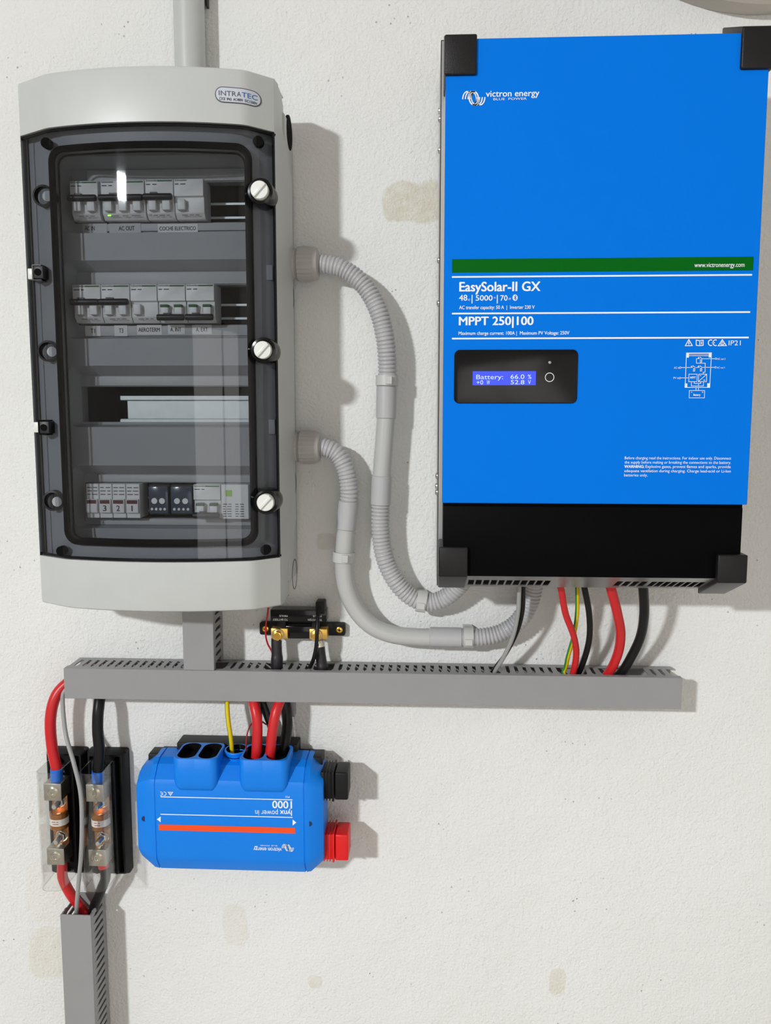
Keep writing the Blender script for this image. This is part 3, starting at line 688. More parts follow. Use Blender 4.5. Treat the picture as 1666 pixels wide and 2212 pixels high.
# approval symbols
sy = MB(); w = .0009
fline(sy, [(1480.5, 747), (1495.5, 746.7), (1488, 733.5)], w, True); fline(sy, [(1488.8, 737), (1486.8, 741.5), (1489.2, 741.5), (1487.4, 745)], .0007)
fline(sy, [(1504, 746), (1511.5, 747), (1519, 746), (1519, 735), (1511.5, 736), (1504, 735)], w, True); fline(sy, [(1511.5, 736), (1511.5, 747)], w); fline(sy, [(1515.3, 738), (1515.3, 744)], .0011)
for cx_ in (1533, 1543):
    fline(sy, [(cx_+2.5+6*math.cos(a)*.9, 740.5+6.2*math.sin(a)) for a in [R(60)+R(240)*i/12 for i in range(13)]], .0010)
fline(sy, [(1538, 740.5), (1544, 740.5)], .0010)
fline(sy, [(1551.5, 747), (1569, 746.7), (1560.3, 733.8)], w, True); fline(sy, [(1560.3+3.8*math.cos(a), 742+3.6*math.sin(a)) for a in [R(30*i) for i in range(12)]], .0008, True); fline(sy, [(1560.3, 739.5), (1559.5, 742.5), (1561.5, 744)], .0006)
sy.build('approval_symbols', INKW, front, smooth=False)
bt = MB(); bt.poly([fx(1113+5.6*math.cos(a), 643+6.9*math.sin(a)) for a in [R(-15*i) for i in range(24)]], DF+.0003); bt.build('bluetooth_oval', INKW, front, smooth=False)
bt = MB(); fline(bt, [(1110.5, 640), (1115.5, 645.5), (1113, 648), (1113, 638), (1115.5, 640.5), (1110.5, 646)], .0005, off=.0006); bt.build('bluetooth_rune', BLUE, front, smooth=False)
# wiring diagram
dg = MB()
def dl(*pts, w=.0006, closed=False):
    fline(dg, [(1320+p[0]/4.815, 540+p[1]/4.815) for p in pts], w, closed)
dl((785, 1072), (1045, 1070), (1026, 1430), (770, 1430), closed=True, w=.0007); dl((810, 1082), (1020, 1082)); dl((810, 1100), (1020, 1100))
for xa, xb, ya, yb in ((785, 810, 1070, 1120), (1018, 1045, 1070, 1118), (768, 793, 1388, 1430), (1002, 1028, 1386, 1430)): band(dg, 1320+xa/4.815, 1320+xb/4.815, 540+ya/4.815, 540+yb/4.815, .0004)
dl((945, 1132), (1080, 1132)); dl((905, 1132), (888, 1132), (888, 1178), (980, 1178), (978, 1272), (958, 1272), (958, 1290))
dl((732, 1223), (835, 1223)); dl((880, 1223), (905, 1223)); dl((945, 1221), (1075, 1221)); dl((725, 1331), (808, 1331))
for xx, yy in ((850, 1222), (922, 1221), (922, 1131)):
    dl((xx-22, yy), (xx-12, yy-14), (xx-4, yy), closed=True); dl((xx, yy-18), (xx+24, yy)); dl((xx+8, yy+12), (xx+22, yy+12), (xx+20, yy+38), (xx+6, yy+38), closed=True)
for xx, yy in ((720, 1224), (716, 1332), (1091, 1131), (1087, 1221)): dl(*[(xx+9*math.cos(R(45*i)), yy+9*math.sin(R(45*i))) for i in range(8)], closed=True, w=.0004)
dl((810, 1292), (896, 1292), (892, 1370), (808, 1370), closed=True); dl((912, 1292), (995, 1292), (992, 1370), (908, 1370), closed=True); dl((912, 1366), (992, 1295))
dl((925, 1306), (938, 1308)); dl((962, 1354), (978, 1354), w=.001)
dl((836, 1372), (836, 1415), (960, 1415), (962, 1372)); dl((865, 1372), (865, 1388), (934, 1388), (934, 1372)); dl((884, 1415), (884, 1460)); dl((910, 1388), (908, 1460))
dl((815, 1462), (973, 1462), (971, 1538), (812, 1538), closed=True); dl((832, 1480), (846, 1480)); dl((945, 1480), (960, 1480)); dl((952, 1473), (952, 1487))
dg.build('wiring_diagram', INKW, front, smooth=False)
T_('AC in', 1456, 1467.5, 796.5, 792.3, res=2); T_('PV in', 1455, 1466.5, 818.5, 814.3, res=2); T_('AC out 2', 1549.5, 1567, 777.3, 773.2, res=2); T_('AC out 1', 1549, 1565.5, 796, 792, res=2)
T_('MPPT', 1491, 1503, 818, 813.5, res=2, bold=.02); T_('Battery', 1498, 1513, 855, 850.5, res=2, bold=.02)
# display
(sx0, sz1), (sx1, sz0) = fx(983.5, 757.5), fx(1245, 870)
dp = MB(); dp.loops([rrect(sx0-.001, sx1+.001, sz0-.001, sz1+.001, .0065, DF+.0001), rrect(sx0-.0007, sx1+.0007, sz0-.0007, sz1+.0007, .0063, DF+.0008), rrect(sx0, sx1, sz0, sz1, .006, DF+.0010)], False, True)
disp = dp.build('display_panel', BLACKG, inv, angle=20)
DS = DF+.0011
(x0, z1), (x1, z0) = U(1021.5, 802, DS), U(1157.5, 832, DS)
MB().box(x0, x1, DS-.0006, DS+.0001, z0, z1).build('screen', LCD, disp, smooth=False)
for s, xa, xb, yb, yc in (('Battery:', 1029, 1087, 819, 809.5), ('66.0', 1103, 1133, 818.5, 809), ('%', 1140.5, 1148, 818.5, 809), ('+0', 1029.5, 1044, 830.5, 821.5), ('W', 1051.5, 1058.5, 830.5, 821.5), ('52.8', 1103.5, 1133, 830, 821), ('V', 1140.5, 1147, 829.7, 821)):
    ptext('lettering', disp, s, xa, xb, yb, yc, DS, LCDT, off=.0004)
cx_, cz_ = U(1187.5, 815, DS)
MB().loops([[(cx_+r*math.cos(R(10*i)), DS+h, cz_+r*math.sin(R(10*i))) for i in range(36)] for r, h in ((.0052, -.0002), (.0052, .0004), (.0045, .0004), (.0045, -.0002))]).build('button_ring', INKW, disp)
cx_, cz_ = U(1188, 783, DS); MB().lathe((cx_, DS-.0005, cz_), (0, 1, 0), [(.0017, 0), (.0016, .0009), (.0006, .0014)], 14).build('indicator_lens', mat('lens_grey', (.35, .35, .35), .2), disp)

# ------------------------------------------------------------------ slotted cable ducts
DD = .06
def duct_h(name, label, x0, x1, z0, z1, gaps):
    t = thing(name, label, 'cable duct', (x0+x1)/2, 0, z0)
    wt = .0016
    MB().box(x0, x1, .001, .003, z0+.001, z1-.001).build('base', DUCTG, t, .0003, 1)
    lid = MB().box(x0, x1, DD-.0025, DD, z0-.001, z1+.0012).box(x0, x1, DD-.010, DD-.0025, z1, z1+.0012).box(x0, x1, DD-.010, DD-.0025, z0-.001, z0)
    lid.build('lid', DUCTG, t, .0005, 1)
    for zz in (z1-wt, z0):
        MB().box(x0, x1, .003, .013, zz, zz+wt).box(x0, x1, DD-.0115, DD-.003, zz, zz+wt).build('side_rail', DUCTG, t, .0002, 1)
    pitch = .01165; n = int((x1-x0)/pitch); proto = None
    for zz, top in ((z1-wt, True), (z0, False)):
        for i in range(n+1):
            xc = x0+.004+pitch*i
            if xc > x1-.003: break
            if any(a-.003 < xc < b+.003 for a, b in gaps[0 if top else 1]): continue
            if proto is None:
                mb = MB(); w = .0034
                mb.loops([[(-w, .012, h), (w, .012, h), (w, .040, h), (w*1.55, .044, h), (w*1.55, .050, h), (-w*1.55, .050, h), (-w*1.55, .044, h), (-w, .040, h)] for h in (0, wt)], True, True)
                o_ = mb.build('finger', DUCTG, t, .0002, 1); proto = o_.data
            else: o_ = link('finger', proto, t)
            o_.location = (xc, 0, zz)
    return t
def xr(a, b, y, d): return (U(a, y, d)[0], U(b, y, d)[0])
gt = [xr(585, 612, 1440, .035), xr(680, 706, 1440, .035), xr(1060, 1080, 1445, .035), xr(1214, 1262, 1450, .035), xr(1298, 1345, 1450, .03), xr(1340, 1386, 1450, .03), (-.336, -.284)]
gb = [xr(208, 230, 1510, .03), xr(532, 575, 1512, .035), xr(585, 640, 1512, .03), xr(486, 497, 1512, .03)]
duct_h('cable_duct', 'long horizontal grey slotted cable duct under the cabinet and inverter', -.504, .341, 1.1045, 1.1455, (gt, gb))
def duct_v(name, label, x0, x1, z0, z1, flip=1):
    t = thing(name, label, 'cable duct', (x0+x1)/2, 0, z0); wt = .0016
    MB().box(x0+.001, x1-.001, .001, .003, z0, z1).build('base', DUCTG, t, .0003, 1)
    MB().box(x0-.001, x1+.001, DD-.0025, DD, z0, z1).box(x0-.001, x0+.0003, DD-.010, DD-.0025, z0, z1).box(x1-.0003, x1+.001, DD-.010, DD-.0025, z0, z1).build('lid', DUCTG, t, .0005, 1)
    for xx in (x0, x1-wt): MB().box(xx, xx+wt, .003, .013, z0, z1).box(xx, xx+wt, DD-.0115, DD-.003, z0, z1).build('side_rail', DUCTG, t, .0002, 1)
    pitch = .01165; n = int((z1-z0)/pitch); proto = None
    for xx in (x0, x1-wt):
        for i in range(n+1):
            zc = z1-.004-pitch*i
            if zc < z0+.003: break
            if proto is None:
                w = .0034
                mb = MB().loops([[(h, .012, -w), (h, .012, w), (h, .040, w), (h, .044, w*1.55), (h, .050, w*1.55), (h, .050, -w*1.55), (h, .044, -w*1.55), (h, .040, -w)] for h in (0, wt)], True, True)
                o_ = mb.build('finger', DUCTG, t, .0002, 1); proto = o_.data
            else: o_ = link('finger', proto, t)
            o_.location = (xx, 0, zc)
    return t
duct_v('cable_duct', 'short vertical grey duct linking the cabinet to the long horizontal duct', -.3340, -.2935, 1.1470, 1.2555)
duct_v('cable_duct', 'vertical grey slotted duct at the bottom, below the fuse holders', -.5240, -.4810, .40, .7820)

# ------------------------------------------------------------------ conduits
pp = thing('wall_pipe', 'pale grey vertical plastic pipe entering the cabinet from above', 'pipe', -.3155, .02, 1.9)
MB().cyl((-.3152, .022, 1.895), (0, 0, 1), .0200, ZC-1.895, 40).build('tube', PIPEW, pp)
xk, zk = U(447, 4, .008); MB().box(xk-.0015, xk+.0015, .002, .012, zk-.006, zk+.05).build('cable_tail', DARK, pp)
def corrugated(s): return .0127 - .0021*(1-abs(math.cos(math.pi*s/.00505)))**1.3
def gland(t, y, x0=-.1845, d=.036):
    z = U(660, y, d)[1]
    g = MB().lathe((x0-.002, d, z), (1, 0, 0), [(.0235, 0), (.0235, .0045), (.0205, .005), (.0205, .010)], 12).build('gland_nut', GLANDG, t, .0006, 1)
    MB().lathe((x0+.003, d, z), (1, 0, 0), [(.0195, 0), (.0195, .004), (.0185, .0045), (.0195, .006), (.0195, .0075)], 32).build('gland_thread', GLANDG, t)
    b = MB(); n = 48; x1 = x0+.010
    prof_ = [(.0205, 0), (.0218, .0012), (.0220, .015), (.0218, .022), (.0200, .0265), (.0165, .0280), (.0125, .0280)]
    ls = []
    for r, h in prof_:
        ls.append([(x1+h, d+(r+(.0009 if (i % 2 and .001 < h < .018) else 0))*math.cos(2*math.pi*i/n), z+(r+(.0009 if (i % 2 and .001 < h < .018) else 0))*math.sin(2*math.pi*i/n)) for i in range(n)])
    b.loops(ls, True, True).build('gland_cap', GLANDG, t, angle=18)
    return x1+.027, z
def clip(label, a, b, d, ang):
    """open pipe clip on the wall, tube direction at angle ang in the x-z plane"""
    x, z = U(a, b, d); t = thing('pipe_clip', label, 'pipe clip', x, 0, z, 'pipe clips')
    ax = Vector((math.cos(ang), 0, math.sin(ang))); nx = Vector((-math.sin(ang), 0, math.cos(ang))); up = Vector((0, 1, 0)); c = Vector((x, d, z)); hw = .0068
    mb = MB(); ls = []
    for s in (-hw, hw):
        l = []
        A = [R(-60)+R(300)*i/20 for i in range(21)]
        l += [c+ax*s+nx*.0150*math.cos(a_)+up*.0150*math.sin(a_) for a_ in A]
        l += [c+ax*s+nx*.0128*math.cos(a_)+up*.0128*math.sin(a_) for a_ in reversed(A)]
        ls.append(l)
    mb.loops(ls, True, True).build('clip_ring', CLIPG, t, .0003, 1)
    mb = MB(); q = [c-up*d+up*h+ax*s+nx*w_ for h in (0.0005, d-.012) for s in (-hw, hw) for w_ in (-.010, .010)]
    mb.add(q, [(0, 1, 3, 2), (4, 5, 7, 6), (0, 1, 5, 4), (2, 3, 7, 6), (0, 2, 6, 4), (1, 3, 7, 5)]).build('clip_foot', CLIPG, t, .0005, 1)
    mb = MB(); q = [c+up*h+ax*s+nx*w_ for h in (.0135, .0168) for s in (-hw*.75, hw*.75) for w_ in (-.0075, .001)]
    mb.add(q, [(0, 1, 3, 2), (4, 5, 7, 6), (0, 1, 5, 4), (2, 3, 7, 6), (0, 2, 6, 4), (1, 3, 7, 5)]).build('clip_latch', CLIPG, t, .0004, 1)
def straight(t, name, matl, a, b, r, lip=True):
    a, b = px([a, b]); A, B = Vector(a), Vector(b); L_ = (B-A).length
    pr_ = [(r-.0012, -.0), (r, .0008), (r, L_-.0008), (r-.0012, L_)]
    return MB().lathe(A, B-A, pr_, 36).build(name, matl, t)
c1_ = thing('conduit_run', 'grey corrugated conduit from the upper cabinet gland down to the inverter corner', 'conduit', -.18, .04, U(660, 571, .036)[1])
gx, gz = gland(c1_, 571)
P1 = [(gx-.01, .036, gz), (gx+.006, .036, gz)] + px([(742, 582, .037), (786, 616, .039), (816, 668, .042), (832, 730, .043), (837, 790, .041), (836, 836, .038)])
tube(MB(), P1, corrugated, 22, .00085).build('corrugated_hose', CONDG, c1_)
straight(c1_, 'coupling', CONDG, (835.5, 833, .037), (834, 904, .037), .0136)
straight(c1_, 'rigid_tube', CONDL, (834, 900, .037), (824.5, 1032, .037), .0122)
straight(c1_, 'coupling', CONDG, (825, 1028, .037), (822.5, 1091, .037), .0136)
P2 = px([(822.5, 1086, .037), (822, 1140, .037), (829, 1196, .037), (849, 1246, .037), (882, 1285, .036), (920, 1301, .036), (960, 1292, .038), (995, 1262, .045), (1008, 1228, .055)])
tube(MB(), P2, corrugated, 22, .00085).build('corrugated_hose', CONDG, c1_)
clip('pale clip just above the coupling on the long conduit', 836, 822, .039, R(89)); clip('pale clip on the conduit bend beside the inverter corner', 911, 1299, .036, R(-8))
c2_ = thing('conduit_run', 'grey conduit from the lower cabinet gland sweeping under the inverter', 'conduit', -.18, .04, U(660, 966, .036)[1])
gx, gz = gland(c2_, 966)
P1 = [(gx-.01, .036, gz), (gx+.005, .036, gz)] + px([(728, 980, .036), (747, 1014, .037), (755, 1058, .037), (753.5, 1090, .036)])
tube(MB(), P1, corrugated, 22, .00085).build('corrugated_hose', CONDG, c2_)
straight(c2_, 'coupling', CONDG, (753.5, 1083, .035), (747.5, 1144, .035), .0136)
P2 = px([(748, 1138, .034), (743.5, 1200, .034), (744, 1240, .034), (752, 1280, .034), (772, 1320, .034), (805, 1353, .034), (850, 1371, .034), (900, 1376, .034), (945, 1377, .034)])
tube(MB(), P2, .0123, 26, .003).build('bent_tube', CONDL, c2_)
straight(c2_, 'coupling', CONDG, (928, 1376, .034), (998, 1377, .034), .0138)
P3 = px([(992, 1377, .034), (1040, 1376, .034), (1080, 1368, .035), (1115, 1347, .037), (1140, 1312, .041), (1152, 1272, .047), (1154, 1236, .052)])
tube(MB(), P3, corrugated, 22, .00085).build('corrugated_hose', CONDG, c2_)
clip('pale clip on the rigid tube beside the cabinet bottom', 742.5, 1203, .034, R(87)); clip('pale clip on the lowest conduit just above the long duct', 1012, 1376.5, .034, R(0))

# ------------------------------------------------------------------ battery shunt
SZ0, SZ1 = 1.1850, 1.2030
sh = thing('battery_shunt', 'battery shunt with brass blocks on a black base beneath the cabinet', 'shunt', -.177, 0, SZ0)
base = MB().loops([rrect(-.2385, -.1165, SZ0, SZ1, .003, .001), rrect(-.2385, -.1165, SZ0, SZ1, .003, .011)], True, True).build('base', BLACKP, sh, .0008)
MB().box(-.2, -.158, .011, .026, SZ0-.001, SZ1-.001).build('resistor_bar', BLACKG, sh, .001)
for a in (-.2300, -.1245):
    MB().lathe((a, .011, SZ0+.0085), (0, 1, 0), [(.0046, 0), (.0046, .0008), (.003, .0016), (.0005, .0014)], 20).build('mounting_screw', BRASS, sh)
    MB().box(a-.0022, a+.0022, .0122, .0129, SZ0+.0078, SZ0+.0092).box(a-.0007, a+.0007, .0122, .0129, SZ0+.0063, SZ0+.0107).build('screw_cross', DARK, sh)
for x0, x1 in ((-.2185, -.1950), (-.1645, -.1395)):
    MB().box(x0, x1, .011, .031, SZ0, SZ1-.0035).build('brass_block', BRASSL, sh, .0008)
    xc = x0+.010; zc = SZ0+.0060
    MB().lathe((xc, .031, zc), (0, 1, 0), [(.0088, 0), (.0088, .0035)], 28).build('cable_lug', TIN, sh)
    MB().lathe((xc, .0345, zc), (0, 1, 0), [(.0076, 0), (.0076, .0008), (.0070, .0012)], 28).build('washer', BRASS, sh)
    MB().cyl((xc, .0355, zc), (0, 1, 0), .0072, .0045, 6, flat=.3).build('bolt_head', BRASS, sh, .0008)
    MB().cyl((xc, .0400, zc), (0, 1, 0), .0046, .0008, 20).build('bolt_face', BRASS, sh)
(hx0, hz0), (hx1, hz1) = U(584.5, 1342, .030), U(705, 1319, .030)
hs = rbox('circuit_cover', BLACKG, sh, hx0, hx1, .008, .030, hz0, hz1, .0006)
MB().box(-.2105, -.1985, .010, .027, SZ1-.004, hz0+.001).box(-.1615, -.1505, .010, .027, SZ1-.004, hz0+.001).build('support_post', BLACKP, sh, .0006)
for s, xa, xb, ya, yb in (('MINUS', 603.5, 621.5, 1328.5, 1332.5), ('TO BATTERY', 589.5, 621.5, 1336.2, 1340.6), ('MINUS', 676, 694.8, 1329, 1333), ('TO SYSTEM', 665.5, 695.5, 1336.5, 1340.8)):
    x0, z = U(xa, ya, .0304); x1 = U(xb, ya, .0304)[0]; zc = U(xa, yb, .0304)[1]
    text('lettering', hs, s, x0, x1, z, z-zc, .0303, INKW, flip=True, bold=.008)
(qx0, qz0), (qx1, qz1) = U(683, 1331, .028), U(702.5, 1298, .028)
rbox('plug', BLACKP, sh, qx0, qx1, .012, .034, qz0+.004, qz1, .002)

# ------------------------------------------------------------------ bus bar housing (mounted upside down)
ly = thing('busbar_box', 'blue plastic power distribution box hung upside down under the long duct', 'busbar box', -.27, 0, .862)
full = [(.028, .8665), (.058, .8600), (.074, .8655), (.0855, .8830), (.0875, .8920), (.0875, .9930), (.0850, 1.0000), (.070, 1.0160), (.058, 1.0215), (.028, 1.0225)]
end = [(.028, .8810), (.054, .8760), (.068, .8805), (.0775, .8925), (.0795, .9000), (.0795, .9850), (.0770, .9910), (.064, 1.0020), (.054, 1.0050), (.028, 1.0060)]
def sec(x, a, k=0.0):
    c = (.05, .945); return [(x, c[0]+(d-c[0])*(1-k), c[1]+(z-c[1])*(1-k)) for d, z in a]
def mixs(t): return [(a[0]*(1-t)+b[0]*t, a[1]*(1-t)+b[1]*t) for a, b in zip(end, full)]
lb = MB()
S_ = [sec(-.4003, end, .03), sec(-.3992, end), sec(-.3790, mixs(.92)), sec(-.3725, mixs(1)), sec(-.3719, full, .02), sec(-.3711, full, .02), sec(-.3705, full),
      sec(-.1670, full), sec(-.1664, full, .02), sec(-.1656, full, .02), sec(-.1650, full), sec(-.1590, mixs(.92)), sec(-.1420, end), sec(-.1410, end, .03)]
lb.loops(S_, True, True)
blu = lb.build('cover', BLUEL, ly, angle=22)
MB().box(-.3850, -.1480, .001, .030, .8700, 1.0140).box(-.3560, -.1830, .001, .034, 1.010, 1.0320).build('back_base', BLACKP, ly, .002)
for x0, x1 in ((-.393, -.368), (-.166, -.146)): MB().box(x0, x1, .020, .048, 1.000, 1.0205).build('base_latch', BLACKP, ly, .002)
def rr4(x0, x1, d0, d1, rs, nc=6):
    """rectangle in the x-d plane with its own radius at each corner"""
    out = []
    for (cx_, cd_, a0, r) in ((x1-rs[1], d0+rs[1], -90, rs[1]), (x1-rs[2], d1-rs[2], 0, rs[2]), (x0+rs[3], d1-rs[3], 90, rs[3]), (x0+rs[0], d0+rs[0], 180, rs[0])):
        out += [(cx_+r*math.cos(R(a0+90*i/nc)), cd_+r*math.sin(R(a0+90*i/nc))) for i in range(nc+1)]
    return out
def port_pair(x0, x1, zt=1.0330, zb_=.9930, d0=.034, d1=.0925, wall=.0035):
    xm = (x0+x1)/2; mb = MB(); RO, T0 = .0105, .000002
    for a, b, rs, sh_ in ((x0, xm, (RO, T0, T0, RO), 1), (xm, x1, (T0, RO, RO, T0), -1)):
        def lp(ix, z, dx=0):
            q = [max(.0003, r-ix) if r > .001 else r for r in rs]
            return [(x+dx, d, z) for x, d in rr4(a+(ix if a == x0 else 0), b-(ix if b == x1 else 0), d0, d1-ix, q)]
        ha, hb = (a+wall, b-wall*.55) if a == x0 else (a+wall*.55, b-wall)
        hr = (hb-ha)/2-.0002
        hole = [(x, d, zt) for x, d in rr4(ha, hb, d0+.002, d1-wall, (hr, hr, hr, hr))]
        mb.loops([lp(.010, zb_-.009), lp(.0045, zb_-.006), lp(.0012, zb_), lp(0, zb_+.006), lp(0, zt-.0015), lp(.0012, zt), hole])
        mb.loops([hole, [(x, d, zt-.0098) for x, d, z in hole]], False, True, mi=1)
    return mb.build('cable_port', [BLUEL, CAVITY], ly, angle=40)
port_pair(-.3452, -.2835); port_pair(-.2545, -.1872)
pm = MB(); cxp, cdp = -.2660, .050
rings = [[(cxp+r*math.cos(R(15*i)), cdp+r*1.15*math.sin(R(15*i)), z) for i in range(24)] for r, z in ((.021, 1.000), (.0138, 1.010), (.0125, 1.020), (.0165, 1.0305), (.0160, 1.0318), (.0142, 1.0318))]
pm.loops(rings); pm.loops([rings[-1], [(x, d, 1.0232) for x, d, z in rings[-1]]], False, True, mi=1)
pm.build('cable_port', [BLUEL, CAVITY], ly, angle=40)
for nm, matl, za, zb in (('black_terminal', BLACKP, .9685, 1.0080), ('red_terminal', REDP, .8800, .9185)):
    tt = rbox(nm, matl, ly, -.146, -.1295, .030, .068, za+.0005, zb-.0005, .002)
    rbox('flange', matl, tt, -.1298, -.1270, .027, .071, za-.0015, zb+.0015, .0008)
    rbox('cap', matl, tt, -.1265, -.1078, .030, .069, za, zb, .0025, 3)
    for k in range(3): rbox('rib', matl, tt, -.1420+.004*k, -.1405+.004*k, .0285, .0695, za-.0008, zb+.0008, .0004)
for a, b in ((312, 1768.5), (668.5, 1777)):
    x, z = U(a, b, .083); d_ = .0805 if a < 500 else .0805
    MB().lathe((x, .055, z), (0, 1, 0), [(.0038, 0), (.0038, .0286 if a < 500 else .0319)], 20).build('screw_hole', mat('deep_blue_hole', (.001, .02, .10), .5), blu)
LD = .0875
def lrect(xa, xb, ya, yb, matl, name):
    (x0, z1), (x1, _), (_, z0) = U(xa, ya, LD), U(xb, (ya+yb)/2, LD), U(xa, yb, LD)
    MB().poly([(x0, z0), (x1, z0), (x1, z1), (x0, z1)], LD+.0004).build(name, matl, blu, smooth=False)
lrect(343, 638, 1780.5, 1793, ORANGE, 'orange_stripe'); lrect(347, 632, 1720, 1721.8, INKW, 'white_rule'); lrect(347, 632, 1757.7, 1759.5, INKW, 'white_rule')
def ftext(s, xa, xb, yt, yc, **k):
    x0, z = U(xa, yt, LD); x1 = U(xb, yt, LD)[0]; zc = U(xa, yc, LD)[1]
    text('lettering', blu, s, x0, x1, z, z-zc, LD+.0004, INKW, flip=True, **k)
ftext('1000', 588.6, 630.5, 1729.5, 1745.3, bold=.016); ftext('lynx', 605, 630.5, 1750, 1761.5, bold=.016); ftext('power in', 551.5, 600.5, 1749.8, 1761.3); ftext('IP22', 616.5, 626, 1719.4, 1723.2, res=2)
ftext('victron energy', 548, 608.5, 1829.8, 1838.6, bold=.012); ftext('BLUE  POWER', 562, 599, 1824.6, 1827.2, res=2)
(lx0, lz1), (lx1, lz0) = U(609, 1822.5, LD), U(635, 1839.5, LD)
logo(blu, lx0, lx1, lz0, lz1, LD+.0003, flip=True)
sy = MB()
def ll(*pts, w=.0007, closed=False): sy.ribbon([U(p[0], p[1], LD) for p in pts], w, LD+.0004, closed=closed)
ll((363.5, 1710.5), (374, 1710.7), (368.8, 1718), closed=True); ll((366.5, 1712.5), (371, 1712.5), (368.8, 1715.5), closed=True, w=.0005)
for c in (350.5, 358): ll(*[(c-2.2+3.6*math.cos(a), 1714+3.9*math.sin(a)) for a in [R(-120)+R(240)*i/10 for i in range(11)]], w=.0008)
ll((347.5, 1714), (351, 1714))
for pts in (((339, 1769.5), (347.5, 1763.5), (347.5, 1776)), ((640.5, 1776.5), (632.5, 1770), (632.5, 1783))): sy.poly([U(a, b, LD) for a, b in pts], LD+.0004)
sy.build('symbols', INKW, blu, smooth=False)

# ------------------------------------------------------------------ fuse holders
def fuse_holder(ox, label):
    t = thing('fuse_holder', label, 'fuse holder', -.5270+ox, 0, .822, 'bolted battery fuses under the duct end')
    x0, x1, z0, z1 = -.5560+ox, -.4975+ox, .8205, 1.0105
    b = MB().loops([rrect(x0, x1, z0, z1, .004, .001), rrect(x0, x1, z0, z1, .004, .012), rrect(x0+.004, x1-.004, z0+.004, z1-.004, .003, .021), rrect(x0+.0065, x1-.0065, z0+.0065, z1-.0065, .002, .021), rrect(x0+.0065, x1-.0065, z0+.0065, z1-.0065, .002, .010)], True, True)
    b.build('base', BLACKP, t, angle=25)
    for xx in (x0+.0125, x1-.0165):
        MB().box(xx, xx+.004, .010, .030, z0+.008, z1-.010).build('side_rib', BLACKP, t, .0006)
    MB().box(x0+.020, x1-.019, .010, .034, z0+.040, z1-.045).box(x0+.018, x1-.017, .010, .022, z0+.02, z1-.02).build('insulator', BLACKG, t, .001)
    for k in (.10, .46, .68): MB().box(x1-.0155, x1-.0130, .020, .026, z0+(z1-z0)*k, z0+(z1-z0)*(k+.16)).build('clip_slot', BLACKG, t, .0005)
    tx0, tx1 = -.5402+ox, -.5150+ox
    for za, zb in ((.9535, .9785), (.8575, .8820)):
        q = rbox('terminal_block', ALU, t, tx0, tx1, .030, .060, za, zb, .0006)
        c = (tx0+tx1)/2; zc = (za+zb)/2
        MB().loops([[(c+r*math.cos(R(15*i)), .060+h, zc+r*math.sin(R(15*i))) for i in range(24)] for r, h in ((.0085, -.0004), (.0085, .0004), (.0072, .0008), (.0066, .0002), (.0042, .0012), (.0030, .0010), (.0030, -.003))], False, True).build('set_screw', TIN, q)
    MB().box(tx0+.002, tx1-.0005, .036, .0405, .8765, .9580).build('fuse_blade', COPPER, t, .0006)
    c = -.5268+ox; zc = .9190
    f = MB().lathe((c, .044, zc-.0125), (0, 0, 1), [(.0118, 0), (.0132, .0015), (.0132, .0050), (.0126, .0055), (.0126, .0195), (.0132, .020), (.0132, .0235), (.0118, .025)], 36).build('fuse_body', AMBER, t)
    lbm = MB().lathe((c, .044, zc-.0055), (0, 0, 1), [(.0130, 0), (.0130, .0095)], 40); lw = lbm.build('fuse_label', LABELW, f)
    print_lines(lw, c-.005, c+.004, zc+.0008, .0011, .0574, mat('red_ink', (.45, .05, .03), .5), 2); print_lines(lw, c-.004, c+.004, zc-.0028, .0013, .0574, mat('red_ink', (.45, .05, .03), .5), 4)
    for zz in (.9450, .8925):
        MB().lathe((c+.0015, .0405, zz), (0, 1, 0), [(.0088, 0), (.0088, .0016)], 24).build('washer', TIN, t)
        MB().cyl((c+.0015, .0421, zz), (0, 1, 0), .0075, .0065, 6, flat=.4).build('nut', SCREWM, t, .0006)
        MB().lathe((c+.0015, .0480, zz), (0, 1, 0), [(.0042, 0)]+[(.0042-(.0004 if i % 2 else 0), .0008*i) for i in range(1, 18)]+[(.0030, .0148)], 18).build('stud', SCREWM, t)
    # clear cover: a bent sheet open at both ends
    cz0, cz1 = .8290, 1.0020; hw = .0165; cc = -.5275+ox
    def sheet(o_):
        w = hw-o_; r = .010-o_*.5; f_ = .0790-o_
        pts = [(cc-w-.0005, .022)]+[(cc-w+r-r*math.cos(a), f_-r+r*math.sin(a)) for a in [R(90)*i/8 for i in range(9)]]+[(cc+w-r+r*math.sin(a), f_-r+r*math.cos(a)) for a in [R(90)*i/8 for i in range(9)]]+[(cc+w+.0005, .022)]
        return pts
    A, B = sheet(0), sheet(.0014)
    mb = MB()
    for S in (A, B): mb.loops([[(x, d, cz0) for x, d in S], [(x, d, cz1) for x, d in S]], closed=False)
    cvv = mb.build('clear_cover', CLEARP, t, angle=60)
    for z in (cz0, cz1):
        MB().loops([[(x, d, z) for x, d in A], [(x, d, z) for x, d in B]], closed=False).build('cover_edge', CLEARE, cvv)
    return t
fuse_holder(0, 'bolted fuse under a clear cover fed by the red cable'); fuse_holder(.0607, 'bolted fuse under a clear cover fed by the black cable')

